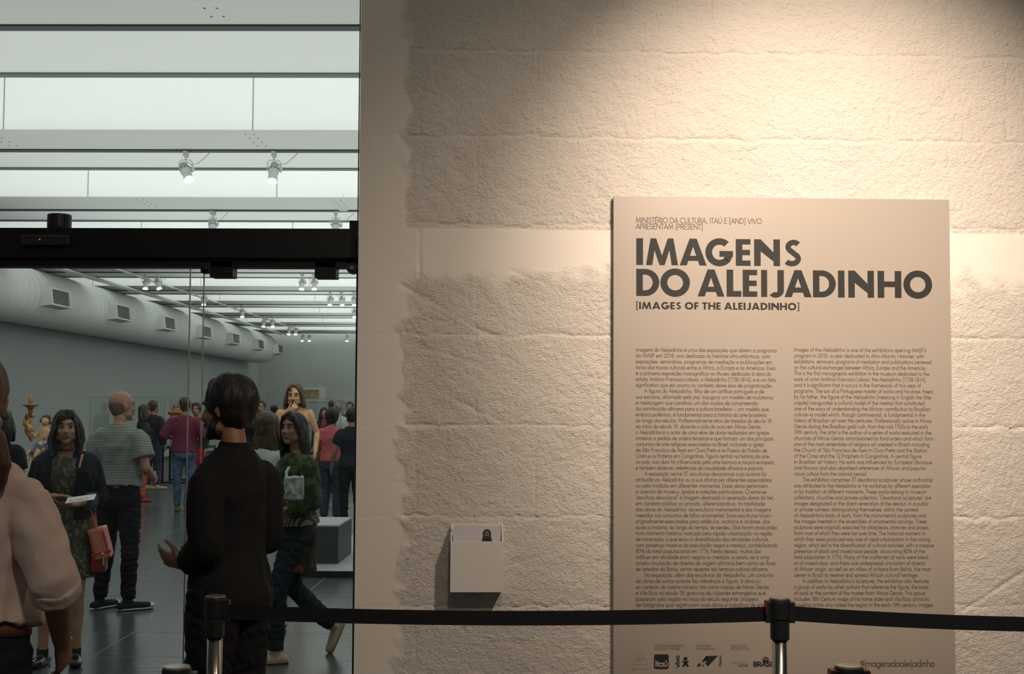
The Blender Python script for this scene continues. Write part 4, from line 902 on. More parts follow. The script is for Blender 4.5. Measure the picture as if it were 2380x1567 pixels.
        for sd in (-1, 1):
            a0 = C((sd*.072, .0, .045)); fw_ = spec.get('hfront', .018)
            g.tube([a0, C((sd*.090, fw_, -.02)), C((sd*.100, fw_, -.09)), C((sd*.102, fw_-.01, -.09))+dn*(L-.13), ], [(.020, .036), (.026, .042), (.028, .045), (.016, .028)], side=R @ V3((1, 0, 0)), seg=12)
        if spec.get('fringe'):
            for i in range(7):
                x = -.058+.0195*i; g.tube([C((x*.55, .055, .115)), C((x*.85, .082, .080)), C((x+.012, .088-.25*abs(x), .040))], [.018, .015, .009], seg=8)
        else:
            for sd in (-1, 1): g.tube([C((sd*.004, .05, .118)), C((sd*.045, .065, .085)), C((sd*.074, .045, .03)), C((sd*.084, .03, -.03))], [.018, .020, .018, .014], seg=10)
    h_ = organic(g, 'hair', hm_, e, min(vx_, .008), 1, hairf(5, amp)) if g.n else None
    if spec.get('beard'):
        g = Geo(); bm = spec['beard']; L = spec.get('blen', 0)
        g.ball(C((0, .036, -.088)), (.060, .052, .034), R, 18, 12); g.tube([C((-.062, .010, -.02)), C((-.060, .030, -.07)), C((-.03, .066, -.10)), C((.03, .066, -.10)), C((.060, .030, -.07)), C((.062, .010, -.02))], [.012, .018, .022, .022, .018, .012], seg=10)
        g.tube([C((-.028, .085, -.060)), C((-.012, .094, -.046)), C((.012, .094, -.046)), C((.028, .085, -.060))], [.006, .007, .007, .006], seg=8)
        if L: g.tube([C((0, .05, -.10)), C((0, .055, -.10-L*.5)), C((0, .04, -.10-L))], [(.058, .040), (.055, .038), (.03, .02)], side=R @ V3((1, 0, 0)), seg=14)
        organic(g, 'beard', bm, e, min(vx_, .008), 1, hairf(8, .004))
    if spec.get('glasses'):
        g = Geo()
        for sd in (-1, 1):
            pts = [C((sd*.032+.021*math.cos(a), .096, .004+.017*math.sin(a))) for a in np.linspace(0, 2*math.pi, 15)]; g.tube(pts, [.0013]*15, seg=5, round_=False); g.tube([C((sd*.053, .094, .008)), C((sd*.082, .06, .008)), C((sd*.086, -.01, .006))], [.0013]*3, seg=5)
        g.tube([C((-.011, .097, .006)), C((.011, .097, .006))], [.0013]*2, seg=5); g.build('glasses', mat('glasses_frame', (0.5, 0.48, 0.45), 0.3), e)
    return e, B
def on(e, name, label, cat, loc):  # a thing carried by a person, in the person's own frame
    Mx = Matrix.Translation(e.location) @ Matrix.Rotation(e.rotation_euler.z, 4, 'Z') @ Matrix.Scale(e.scale.x, 4)
    o = empty(name, Mx @ V3(loc), e.rotation_euler.z); tag(o, label, cat); return o
BLKC = cloth('black_shirt_cloth', (0.010, 0.010, 0.011)); BLKT = cloth('black_trouser_cloth', (0.009, 0.009, 0.010)); DENB = cloth('black_denim', (0.012, 0.014, 0.018)); NAVY = cloth('dark_navy_cloth', (0.014, 0.019, 0.028))
JEAN = cloth('blue_jeans', (0.10, 0.16, 0.25), mix=((0.055, 0.09, 0.16), 7, 0.4, 0.6)); JEAND = cloth('dark_jeans', (0.03, 0.045, 0.075))
# 1 man in black, close to the posts -------------------------------------
person(541, 5.22, 60, 1.745, 'bearded man in a black shirt seen from behind, facing left by the glass door', dict(
    voxel=.0065, wide=.95, skin=SKIN2, head=(14, -6, 0), hair='curly', hmat=HBLK, hamp=.006, beard=HBLK, eyes=False, belly=.02,
    pose={'shR': (.165, -.01, 1.365), 'shL': (-.165, -.01, 1.365), 'elR': (.205, -.02, 1.10), 'wrR': (.10, .17, 1.02), 'elL': (-.205, -.07, 1.10), 'wrL': (-.17, .085, 1.02), 'head': (0, .035, 1.63)},
    handL=dict(d=(-.05, 1, .16), pn=(.8, .1, .45), curl=.30, spread=.14), handR=dict(d=(-.5, .8, 0), pn=(-.5, -.3, .8), curl=.5),
    tops=[dict(mat=BLKC, hem=.82, sleeve='long', inf=.012, fat=.014, loose=.025, collar=True, fold=.008, cuff=False)],
    bottom=dict(kind='trousers', mat=BLKT, inf=.022), shoes=dict(mat=BLACK)))
# 2 man in pink shirt, nearest, cut by the left edge ----------------------
PINK = cloth('salmon_pink_shirt', (0.62, 0.475, 0.41), 500, 0.2)
person(-66, 3.80, -8, 1.78, 'man in a salmon pink shirt with rolled sleeves seen from behind at the left edge', dict(
    voxel=.0065, wide=1.08, skin=SKIN2, head=(22, 0, 0), face=False, hair='short', hmat=mat('greying_hair', (.13, .10, .08), .7, bump=(60, .9, .01, (1, 1, .2))), belly=.04,
    pose={'shR': (.182, -.01, 1.34), 'shL': (-.182, -.01, 1.34), 'elR': (.292, -.04, 1.11), 'wrR': (.245, .10, .92), 'elL': (-.28, -.06, 1.15), 'wrL': (-.23, .10, .93)},
    tops=[dict(mat=PINK, hem=.985, sleeve='rolled', inf=.014, fat=.006, loose=.058, fold=.010, fsc=8, fst=(1, 1, .7), collar=True, cuff=True)],
    bottom=dict(kind='trousers', mat=NAVY, inf=.018, top=1.0, belt=mat('brown_leather', (0.16, 0.055, 0.025), 0.5), beltz=.975), shoes=dict(mat=BLACK)))
PK = bpy.data.objects['person.001']
organic(Geo().tube([(.0, -.075, 1.60), (.07, -.09, 1.56), (.125, -.095, 1.50), (.145, -.10, 1.44), (.13, -.11, 1.38)], [(.05, .035), (.055, .04), (.05, .04), (.045, .035), (.02, .02)], seg=14), 'long_hair', HRED, PK, .0065, 2, hairf(15, .006))
# 3 woman with card --------------------------------------------------------
def tealfac(N, L):
    tc = N.new('ShaderNodeTexCoord'); s = N.new('ShaderNodeSeparateXYZ'); L.new(tc.outputs['Object'], s.inputs[0])
    n = N.new('ShaderNodeTexNoise'); n.inputs['Scale'].default_value = 14; L.new(tc.outputs['Object'], n.inputs['Vector'])
    a = N.new('ShaderNodeMath'); a.operation = 'MULTIPLY_ADD'; L.new(n.outputs['Fac'], a.inputs[0]); a.inputs[1].default_value = 0.10; L.new(s.outputs[2], a.inputs[2])
    m = N.new('ShaderNodeMapRange'); m.inputs[1].default_value = 1.60; m.inputs[2].default_value = 1.48; L.new(a.outputs[0], m.inputs[0]); return m.outputs[0]
TEAL = mixmat('dark_hair_teal_ends', (0.014, 0.011, 0.012), (0.06, 0.105, 0.105), tealfac, .5)
PRINT = cloth('olive_print', (0.055, 0.060, 0.045), mix=((0.17, 0.14, 0.10), 38, 0.52, 0.60))
wm, WB = person(157, 8.2, 192, 1.61, 'woman with dark hair and teal ends facing the camera, holding a white card', dict(
    voxel=.0065, fem=True, wide=1.02, skin=SKIN, head=(6, 0, 0), hair='bob', hlen=.24, fringe=True, hmat=TEAL, lip=LIP, hamp=.012, hfront=.03, fr=1.0,
    pose={'elR': (.225, -.03, 1.14), 'wrR': (.03, .235, 1.17), 'elL': (-.225, -.03, 1.14), 'wrL': (-.09, .20, 1.11), 'knR': (.11, .02, .50), 'anR': (.13, -.03, .085), 'knL': (-.09, .02, .50), 'anL': (-.085, -.03, .085), 'toL': (-.15, 1, 0), 'toR': (.3, 1, 0)},
    handR=dict(d=(-.9, .35, .0), pn=(.1, .1, -1), curl=.30), handL=dict(d=(.9, .35, .1), pn=(0, .2, 1), curl=.35),
    tops=[dict(name='dress', mat=PRINT, hem=.60, neck=1.40, sleeve='none', inf=.026, flare=.03, fold=.006)],
    shoes=dict(mat=mat('black_patent', (0.012, 0.011, 0.012), 0.2))))
def jacket(e, B, m, hem, inf, name, open_=.055, sleeve_len=.80, cuff=None, voxel=.007):
    """open-fronted jacket: back and side shell with a gap at the chest"""
    g = Geo(); J = B.J; f = .82 if B.fem else 1.0
    for sd in (-1, 1):
        p, r = B.torso(hem, 1.45, inf)
        pts = [(sd*(open_*.5+rr[0]*.52), q[1]-.004, q[2]) for q, rr in zip(p, r)]; rad = [(rr[0]*.50, rr[1]+.008) for rr in r]; g.tube(pts, rad, seg=18, round_=False)
    p, r = B.torso(hem, 1.46, inf); g.tube([(0, q[1]-rr[1]*.55, q[2]) for q, rr in zip(p, r)], [(rr[0]*.8, rr[1]*.5) for rr in r], seg=18, round_=False)
    for a in 'RL':
        sh, el, wr = J['sh'+a], J['el'+a], J['wr'+a]; sg_ = 1 if a == 'R' else -1
        g.ball(sh+V3((-sg_*.012, 0, -.01)), (.062*f+inf, .062*f+inf, .064*f+inf)); g.tube([sh, sh.lerp(el, .4), el], [.056*f+inf, .052*f+inf, .046*f+inf], seg=16, round_=False); g.ball(el, .046*f+inf); g.tube([el, el.lerp(wr, sleeve_len)], [.046*f+inf, .040*f+inf], seg=16, round_=False)
    o = organic(g, name, m, e, voxel, 3, folds(21, .007, 9))
    if cuff:
        for a in 'RL':
            el, wr = J['el'+a], J['wr'+a]; organic(Geo().tube([el.lerp(wr, sleeve_len-.26), el.lerp(wr, sleeve_len+.02)], [.050*f+inf, .046*f+inf], seg=18, round_=False), 'cuff', cuff, e, .007, 2)
    g = Geo()
    for sd in (-1, 1): g.tube([(sd*.055, -.05, 1.475), (sd*.075, .03, 1.455), (sd*.062, .105, 1.37), (sd*.05, .118, 1.31)], [(.012, .012), (.014, .022), (.010, .030), (.006, .012)], side=(0, 0, 1), seg=10)
    organic(g, 'collar', m, e, voxel, 1); return o
jacket(wm, WB, DENB, 1.02, .026, 'jacket', .06, .62, cloth('faded_denim', (0.07, 0.085, 0.10)))
Geo().tube([WB.J['neck']+V3((0, 0, .005)), WB.J['neck']+V3((0, .002, .018))], [(.053, .057), (.052, .056)], seg=24, round_=False).build('choker', mat('choker_brown', (0.10, 0.03, 0.02), .6), wm, True)
g = Geo(); pts = [(.055, .03, 1.46), (.045, .115, 1.36), (.02, .135, 1.24), (0, .145, 1.19), (-.02, .135, 1.24), (-.045, .115, 1.36), (-.055, .03, 1.46)]; g.tube(pts, [.003]*7, seg=6).ball((0, .148, 1.17), (.012, .006, .016)); g.build('necklace', mat('necklace_brown', (0.16, 0.06, 0.03), .4), wm)
cd_ = on(wm, 'card', 'white card printed in red held by the woman with teal hair ends', 'card', (-.15, .375, 1.162))
cm = Matrix.Rotation(math.radians(-14), 4, 'X') @ Matrix.Rotation(math.radians(8), 4, 'Y')
Geo().box((-.085, -.055, -.0012), (.085, .055, .0012), cm).build('card_sheet', mat('white_card', (0.80, 0.78, 0.78), .5), cd_)
g = Geo()
for i in range(3):
    for j in range(9):
        if (i*7+j*3) % 5 == 0: continue
        x = -.045+j*.0125; y = .035-i*.014; g.box((x, y-.004, .0013), (x+.009, y+.004, .0017), cm)
g.build('card_print', mat('red_print', (0.5, 0.05, 0.05), .5), cd_)['kind'] = 'stuff'
RB = mat('red_leather', (0.42, 0.060, 0.035), .35); RBL = mat('coral_leather', (0.62, 0.20, 0.14), .35); RBD = mat('dark_red_leather', (0.20, 0.028, 0.018), .4); BRASS = mat('brass', (.75, .55, .28), .3, 1.0)
bg = on(wm, 'red_handbag', 'small red leather handbag with coral flap hanging beside the woman with teal hair ends', 'bag', (-.235, .0, .64))
organic(Geo().box((-.045, -.080, 0), (.045, .080, .19)), 'bag_body', RBD, bg, .006, 8, folds(61, .004, 12))
M_ = Matrix.Translation((0, .0, .20)) @ Matrix.Rotation(math.radians(14), 4, 'Y')
organic(Geo().box((-.052, -.088, -.12), (.052, .094, .075), M_), 'flap', RBL, bg, .006, 8, folds(62, .003, 12))
Geo().box((-.06, .092, -.09), (.06, .097, -.075), M_).box((-.045, .0925, -.10), (-.035, .098, .05), M_).box((.035, .0925, -.10), (.045, .098, .05), M_).build('seam_strap', RB, bg)
Geo().ball((-.03, .102, .115), .010).tube([(-.03, .10, .115), (-.036, .104, .05)], [.005, .007], seg=6).build('tassel', BRASS, bg)
Geo().tube([(0.02, .04, .26), (.085, .095, .50), (.118, .125, .66), (.110, .085, .735), (.105, -.02, .765), (.09, -.11, .70), (.03, -.05, .27)], [(.008, .003)]*7, seg=8).build('bag_strap', RBL, bg)
# 4 striped t-shirt ----------------------------------------------------------
STR = mat('striped_jersey', (0.045, 0.05, 0.055), 0.85, stripes=((0.50, 0.52, 0.49), 0.0122, 2, 0.52), spec=.2)
st, SB = person(281, 10.45, -16, 1.755, 'balding man in a black and white striped t-shirt seen from behind', dict(
    voxel=.0075, wide=1.06, skin=SKIN, head=(-34, 2, 0), hair='bald', hmat=HSTB, hamp=.0008, glasses=True,
    pose={'elR': (.262, -.03, 1.13), 'wrR': (.19, .19, 1.05), 'elL': (-.262, -.03, 1.13), 'wrL': (-.20, .18, 1.05), 'anR': (.12, -.03, .085), 'anL': (-.14, -.03, .085), 'knL': (-.115, .01, .5), 'toR': (.62, .8, 0), 'toL': (.15, 1, 0)},
    tops=[dict(mat=STR, hem=.985, inf=.020, sleeve='short', fat=.022, loose=.02, fold=.008, len=.66)],
    bottom=dict(kind='trousers', mat=BLKT, inf=.010, top=1.02, belt=mat('black_leather', (.02, .018, .016), .5), beltz=1.0, fold=.007),
    shoes=dict(mat=cloth('black_canvas', (.015, .015, .018)), sole=mat('white_rubber', (.62, .60, .58), .5), toe=True)))
Geo().box((.035, -.139, .975), (.085, -.129, 1.01)).build('leather_patch', mat('patch_brown', (.14, .06, .035), .6), st, bevel=.003)
# 5 woman in green print top -------------------------------------------------
CAMO = cloth('green_camouflage_cloth', (0.075, 0.095, 0.035), mix=((0.022, 0.032, 0.018), 13, 0.46, 0.56)); 
DARKP = cloth('dark_floral_cloth', (0.020, 0.022, 0.016), mix=((0.17, 0.055, 0.022), 10, 0.56, 0.66)); TRIM = cloth('striped_fringe', (.045, .045, .035), stripes=((.20, .17, .13), .025, 0, .5))
gw, GB = person(690, 8.45, 122, 1.605, 'woman with long dark hair in a green camouflage top walking left past the black shirt', dict(
    voxel=.0065, fem=True, wide=1.05, skin=SKIN2, head=(30, 4, 0), hair='long', hlen=.27, hmat=HBLK, hamp=.003, hfront=-.015,
    pose={'elR': (.215, -.07, 1.13), 'wrR': (.19, .14, 1.05), 'elL': (-.21, -.04, 1.13), 'wrL': (-.15, .18, 1.05), 'knR': (.09, -.02, .50), 'anR': (.09, -.33, .20), 'toR': (0, .42, -.9), 'knL': (-.085, .16, .50), 'anL': (-.085, .17, .085), 'toL': (.35, 1, 0)},
    bottom=dict(kind='trousers', mat=NAVY, inf=.012, top=1.0),
    tops=[dict(name='tunic', mat=DARKP, hem=.62, inf=.012, sleeve='none', flare=.03, neck=1.40, fold=.008),
          dict(name='top', mat=CAMO, hem=1.0, inf=.026, sleeve='long', fat=.020, loose=.02, len=.75, neck=1.45)],
    shoes=dict(mat=mat('cream_shoe', (.42, .34, .23), .6), sole=mat('tan_sole', (.26, .18, .11), .6))))
p_, r_ = GB.torso(.955, 1.015, .042); organic(Geo().tube(p_, r_, seg=30, round_=False), 'fringe', TRIM, gw, .007, 1)
wb = empty('white_bag', W(683, 1131, 8.14), math.radians(8)); wb.location.z -= .08; tag(wb, 'crumpled white bag carried before the woman in the green top', 'bag')
organic(Geo().box((-.055, -.04, 0), (.055, .04, .14)).ball((.0, 0, .07), (.06, .05, .075)), 'bag_body', mat('white_fabric', (.42, .46, .44), .8), wb, .006, 3, folds(31, .008, 22))
Geo().tube([(-.045, 0, .12), (-.05, .03, .17), (-.035, .07, .20)], [(.009, .003)]*3, seg=6).build('strap', mat('white_fabric', (.4, .4, .4)), wb)
# 6 brown haired person in white behind the man in black ---------------------
WHT = cloth('white_cloth', (.48, .51, .50)); 
person(620, 9.5, -10, 1.60, 'person with long brown hair and white blouse mostly hidden behind the man in black', dict(
    voxel=.010, fem=True, skin=SKIN, hair='long', hlen=.34, hmat=HBRN, head=(0, 0, 0), tops=[dict(mat=WHT, hem=.90, sleeve='long', inf=.02)],
    bottom=dict(kind='skirt', mat=WHT, hem=.46, flare=.05, fold=.012), shoes=dict(mat=BLACK)))
# 7 dark haired visitor at the far left ---------------------------------------
person(2, 10.2, 8, 1.62, 'visitor with black hair in dark clothes half hidden behind the pink shirt man', dict(voxel=.010, fem=True, skin=SKIN2, hair='bob', hlen=.2, hmat=HBLK,
    tops=[dict(mat=BLKC, hem=.9, sleeve='short')], bottom=dict(kind='trousers', mat=JEAND), shoes=dict(mat=BLACK), face=False))
# ---------------- farther visitors
MAROON = cloth('maroon_shirt', (0.155, 0.030, 0.060)); SALM = cloth('rose_tshirt', (0.50, 0.105, 0.125)); GRYD = cloth('dark_grey_jacket', (.022, .027, .027)); BRSH = mat('brown_shoe', (.12, .08, .035), .6); REDC = cloth('red_cloth', (.42, .02, .03)); ORNG = cloth('orange_red_cloth', (.55, .10, .05))
person(430, 20.0, 4, 1.765, 'person in a maroon shirt and blue jeans seen from behind through the glass', dict(voxel=.014, wide=1.1, skin=SKIN2, hair='short', hmat=HBRN, eyes=False,
    pose={'elR': (.31, -.02, 1.16), 'wrR': (.20, .20, 1.12), 'elL': (-.31, -.02, 1.16), 'wrL': (-.2, .2, 1.12), 'anR': (.06, -.05, .085), 'anL': (-.10, .05, .085)},
    tops=[dict(mat=MAROON, hem=.90, sleeve='rolled', inf=.02, fat=.025)], bottom=dict(kind='trousers', mat=JEAN, inf=.008), shoes=dict(mat=BRSH)))
bq, BB_ = person(356, 25.3, -14, 1.73, 'man in a dark jacket with a shoulder bag and jeans beside the glass case', dict(voxel=.016, skin=SKIN2, hair='short', hmat=HBRN, head=(-30, 0, 0), eyes=False,
    pose={'anR': (.14, -.03, .085), 'anL': (-.08, -.03, .085), 'toR': (1, .3, 0)}, tops=[dict(name='jacket', mat=GRYD, hem=.88, sleeve='long', inf=.025, fat=.02)], bottom=dict(kind='trousers', mat=JEAND, inf=.02), shoes=dict(mat=mat('beige_shoe', (.5, .38, .28), .6))))
sb = on(bq, 'shoulder_bag', 'dark shoulder bag on the back of the man beside the glass case', 'bag', (-.02, -.20, .93))
Geo().box((-.13, -.06, 0), (.15, .05, .26)).build('bag_body', GRYD, sb, bevel=.03); Geo().tube([(.12, -.03, .24), (-.02, -.03, .50), (-.10, .10, .62)], [(.016, .004)]*3, seg=6).build('bag_strap', BLACK, sb)
person(457, 23.6, 176, 1.69, 'curly haired person facing the camera behind the maroon shirt', dict(voxel=.014, fem=True, skin=SKIN, hair='curly', hmat=HBRN, hamp=.012,
    tops=[dict(mat=GRYD, hem=.9, sleeve='long')], bottom=dict(kind='trousers', mat=REDC), shoes=dict(mat=BLACK)))
person(333, 22.0, -62, 1.66, 'dark haired visitor in profile just right of the balding man\'s glasses', dict(voxel=.014, fem=True, skin=SKIN, hair='bob', hlen=.22, hmat=HBRN,
    tops=[dict(mat=GRYD, hem=.9, sleeve='long')], bottom=dict(kind='trousers', mat=ORNG), shoes=dict(mat=REDC)))
person(772, 18.4, -14, 1.60, 'person with dark mop hair in a rose pink t-shirt seen from behind', dict(voxel=.012, fem=False, wide=1.0, skin=SKIN2, hair='mop', hmat=HBLK, hamp=.01,
    pose={'elR': (.255, .02, 1.14), 'wrR': (.20, .12, .95)}, tops=[dict(mat=SALM, hem=.93, sleeve='short', inf=.022, fat=.02, len=.45, fold=.01)], bottom=dict(kind='trousers', mat=JEAND, inf=.02), shoes=dict(mat=BLACK), face=False))
person(818, 17.6, 20, 1.62, 'visitor in a dark shirt cut by the concrete wall beside the rose pink t-shirt', dict(voxel=.014, skin=SKIN2, hair='short', hmat=HBLK, pose={'elL': (-.25, .0, 1.12), 'wrL': (-.27, .10, .88)},
    tops=[dict(mat=NAVY, hem=.88, sleeve='short')], bottom=dict(kind='trousers', mat=BLKT), shoes=dict(mat=BLACK), face=False))
ph, PB = person(606, 22.5, 178, 1.74, 'far visitor in dark clothes holding up a lit phone left of the statue', dict(voxel=.016, skin=SKIN, hair='short', hmat=HBRN,
    pose={'elR': (.23, .05, 1.16), 'wrR': (.12, .28, 1.33), 'elL': (-.2, 0, 1.14)}, tops=[dict(mat=GRYD, hem=.88, sleeve='long', inf=.03)], bottom=dict(kind='trousers', mat=BLKT), shoes=dict(mat=BLACK)))
po = on(ph, 'phone', 'phone with a lit white screen held up by the far visitor', 'phone', (.10, .36, 1.36))
Geo().box((-.075, -.008, 0), (.075, .008, .085)).build('phone_case', BLACK, po, bevel=.004); Geo().box((-.07, .0082, .005), (.07, .0095, .08)).build('screen', mat('phone_screen', (.75, .9, 1), .3, emit=1.2), po)
for px, D, hd, H, lab, tm, hm, bm, hr in (
    (754, 26.5, 182, 1.62, 'far visitor with a red scarf facing the camera between the glass cases', GRYD, HBRN, BLKT, 'bob'),
    (771, 32.0, 10, 1.78, 'tall far visitor with short dark hair behind the red scarf visitor', GRYD, HBRN, BLKT, 'short'),
    (786, 27.0, 30, 1.72, 'far bald visitor in a pale shirt behind the rose pink t-shirt', WHT, None, JEAND, 'bald'),
    (814, 30.0, 170, 1.75, 'far visitor in a plum top near the edge of the concrete wall', cloth('plum_top', (.06, .03, .045)), HBRN, BLKT, 'short'),
    (638, 28.3, 8, 1.66, 'far dark haired visitor just left of the statue shoulder', BLKC, HBLK, BLKT, 'short'),
    (578, 33.0, -20, 1.70, 'far visitor in grey glimpsed behind the head of the man in black', cloth('mid_grey_top', (.1, .11, .11)), HBRN, JEAND, 'short')):
    e, b_ = person(px, D, hd, H, lab, dict(voxel=.02, skin=SKIN, hair=hr, hmat=hm or HSTB, eyes=False, face=False, tops=[dict(mat=tm, hem=.88, sleeve='long', inf=.02)], bottom=dict(kind='trousers', mat=bm), shoes=dict(mat=BLACK)))
    if px == 754: organic(Geo().tube([(0, .10, 1.47), (0, .13, 1.35), (.02, .14, 1.1)], [(.05, .03), (.06, .03), (.04, .02)], seg=10), 'scarf', cloth('dull_red_scarf', (.30, .04, .035)), e, .016, 1)
# ============================================================ EXHIBITS
STATUE = mat('painted_statue_flesh', (0.62, 0.40, 0.22), .42, mix=((0.50, 0.28, 0.14), 8, .4, .6)); SHAIR = mat('carved_hair', (0.085, 0.035, 0.018), .45, bump=(60, .8, .01, (1, 1, .3)))
pl_c = W(725, 1311, 13.4)
pz = 0.065
pf = empty('display_platform', (0, 0, 0)); a, b = W(560, 1340, 12.45), W(900, 1340, 12.45); tag(pf, 'low grey display platform with a black edge on the gallery floor', 'platform')
pf.location = ((a.x+b.x)/2, 13.6, 0); hw = (b.x-a.x)/2
Geo().box((-hw, -1.15, 0), (hw, 2.4, pz)).build('platform_top', mat('platform_grey', (.34, .36, .35), .5), pf); Geo().box((-hw-.004, -1.156, 0), (hw+.004, -1.15, pz-.004)).build('edge_strip', BLACK, pf)
px0, px1 = W(640, 1300, 13.0).x, W(786, 1300, 13.0).x
pe = empty('plinth', ((px0+px1)/2, 13.0, pz)); tag(pe, 'dark square plinth with pale top under the flesh coloured statue', 'plinth'); hw = (px1-px0)/2
Geo().box((-hw, 0, 0), (hw, .95, .37)).build('plinth_body', mat('plinth_dark', (.035, .042, .042), .5), pe, bevel=.004); Geo().box((-hw, 0, .37), (hw, .95, .385)).build('plinth_top', mat('platform_grey', (.3, .3, .3)), pe)
se_, SB_ = person(685, 13.45, 186, 1.41, 'painted wooden statue of a bare chested bearded man with long hair', dict(z=pz+.385, voxel=.006, wide=1.12, hs=1.22, skin=STATUE, hair='long', hlen=.17, hfront=.01, hmat=SHAIR, beard=SHAIR, hamp=.008, lip=LIPN, eyes='carved', head=(-6, -4, 0),
    pose={'head': (0, .045, 1.61), 'elR': (.27, .04, 1.15), 'wrR': (.05, .17, 1.39), 'elL': (-.29, -.02, 1.13), 'wrL': (-.28, .10, .90)}, handR=dict(d=(-.6, .2, .75), pn=(-.3, -.9, .3), curl=.7),
    bottom=dict(kind='skirt', top=.93, mat=mat('carved_cloth', (.55, .50, .40), .6), hem=.62, flare=.02, fold=.016)))
se_.name = 'statue'; se_['category'] = 'statue'
for c in se_.children:
    if c.name.startswith('skirt'): c.name = 'loincloth'
# angel candle bearer
ap = W(95, 1072, 14.0); S = 1/214.0
pd = empty('pedestal', (ap.x, 14.0, 0)); tag(pd, 'plain grey pedestal under the gilded candle bearing angel', 'pedestal'); Geo().box((-.16, -.16, 0), (.16, .16, ap.z)).build('pedestal_body', GWALL, pd, bevel=.004)
an = empty('angel_statue', (ap.x, 14.0, ap.z)); tag(an, 'small gilded angel statue in blue robe holding up a candlestick', 'statue')
A = lambda x, y, d=0: ((x-95)*S, d, (1072-y)*S)
FLESH = mat('gilded_flesh', (.60, .36, .17), .4)
organic(Geo().lathe([(.001, 0), (.055, 0), (.05, .02), (.001, .02)]).tube([A(98, 1066), A(102, 1045), A(103, 1030)], [(.06, .05), (.085, .07), (.075, .06)]).tube([A(88, 1066, -.06), A(84, 1050, -.09), A(95, 1038, -.05)], [.035, .045, .05]).tube([A(120, 1060, -.02), A(118, 1040), A(108, 1024)], [.03, .05, .06]), 'robe', ROBE, an, .006, 1, folds(41, .012, 14))
organic(Geo().tube([A(103, 1034), A(102, 1016), A(102, 1000)], [(.055, .045), (.060, .048), (.055, .04)]).tube([A(102, 998), A(103, 988)], [.025, .024]).ball(A(103, 980), (.042, .045, .052)).ball(A(101, 982, -.04), (.012, .014, .014)).tube([A(113, 1004), A(120, 1018), A(108, 1030, -.06)], [.026, .024, .018]).tube([A(92, 1003), A(80, 1016, -.02), A(74, 1005, -.04)], [.026, .024, .020]).ball(A(72, 1000, -.04), .026).tube([A(76, 1050, -.08), A(70, 1058, -.10), A(74, 1068, -.10)], [.030, .024, .018]).tube([A(96, 1050, -.10), A(92, 1060, -.12), A(90, 1070, -.10)], [.032, .026, .020]), 'body', FLESH, an, .005, 1)
organic(Geo().ball(A(104, 974, .015), (.047, .045, .040)).ball(A(113, 982, .02), (.02, .03, .03)).ball(A(94, 978, .0), (.014, .03, .025)), 'hair', mat('carved_hair', (0.085, 0.035, 0.018)), an, .005, 1, hairf(3, .008, 60))
organic(Geo().tube([A(64, 990, -.03), A(68, 1008, -.03), A(74, 1022, -.03)], [.030, .035, .015]).tube([A(78, 968, -.04), A(66, 966, -.04), A(62, 985, -.03), A(72, 1000, -.03)], [.018, .03, .042, .035]).tube([A(66, 1004), A(66, 1016)], [.03, .008]), 'cornucopia', GOLD, an, .005, 1, folds(44, .008, 26))
cs = A(71, 968, -.04)
Geo().lathe([(.001, 0), (.022, 0), (.018, .03), (.030, .045), (.020, .06), (.034, .085), (.05, .105), (.088, .118), (.092, .124), (.05, .122), (.02, .126), (.018, .14), (.001, .14)], c=cs, seg=24).build('candle_cup', GOLD, an, True)
Geo().lathe([(.001, .138), (.016, .138), (.027, .155), (.029, .19), (.018, .215), (.022, .225), (.010, .235), (.001, .236)], c=cs, seg=18).build('candle', mat('carved_candle', (.50, .26, .12), .5), an, True)
# glass cases
CASEF = mat('case_frame', (.015, .018, .018), .5)
def vitrine(xa_, xb_, D, ytop, zbase, dep, label):
    a = W(xa_, 947, D).x; b = W(xb_, 947, D).x; zt = W((xa_+xb_)/2, ytop, D).z; e = empty('glass_case', ((a+b)/2, D, 0)); tag(e, label, 'display case', 'glass display cases'); h = (b-a)/2
    for sx in (-1, 1):
        for y in (0.02, dep-.02): Geo().box((sx*(h-.02)-.02, y-.02, 0), (sx*(h-.02)+.02, y+.02, zbase)).build('leg', CASEF, e)
    Geo().box((-h, 0, zbase), (h, dep, zbase+.05)).build('case_floor', CASEF, e); Geo().box((-h+.04, 0.0, .02), (h-.04, .04, .06)).box((-h+.04, dep-.04, .02), (h-.04, dep, .06)).build('stretcher', CASEF, e)
    z0, z1 = zbase+.05, zt
    v = [(-h, 0, z0), (h, 0, z0), (h, dep, z0), (-h, dep, z0), (-h, 0, z1), (h, 0, z1), (h, dep, z1), (-h, dep, z1)]
    me = bpy.data.meshes.new('glass_cover'); me.from_pydata(v, [], [(0, 1, 5, 4), (1, 2, 6, 5), (2, 3, 7, 6), (3, 0, 4, 7), (4, 5, 6, 7)]); me.materials.append(GLASSV); link('glass_cover', me, e)
    g = Geo(); t = .006
    for x in (-h, h):
        for y in (0, dep): g.box((x-t, y-t, z0), (x+t, y+t, z1))
        g.box((x-t, 0, z1-t), (x+t, dep, z1+t))
    for y in (0, dep): g.box((-h, y-t, z1-t), (h, y+t, z1+t))
    g.build('glass_edge', GEDGE, e); return e
vitrine(209, 345, 26.5, 923, .74, 1.2, 'long glass case on black legs left of and behind the balding man')
vitrine(362, 474, 26.8, 924, .74, 1.1, 'glass case on black legs holding the gilded bust')
vitrine(716, 776, 24.5, 927, .72, .9, 'glass case on black legs behind the rose pink t-shirt')
vitrine(784, 868, 28.5, 930, .72, 1.0, 'glass case partly hidden by the concrete wall edge')
vitrine(600, 650, 30.0, 908, .76, .9, 'tall narrow glass case behind the head of the man in black')
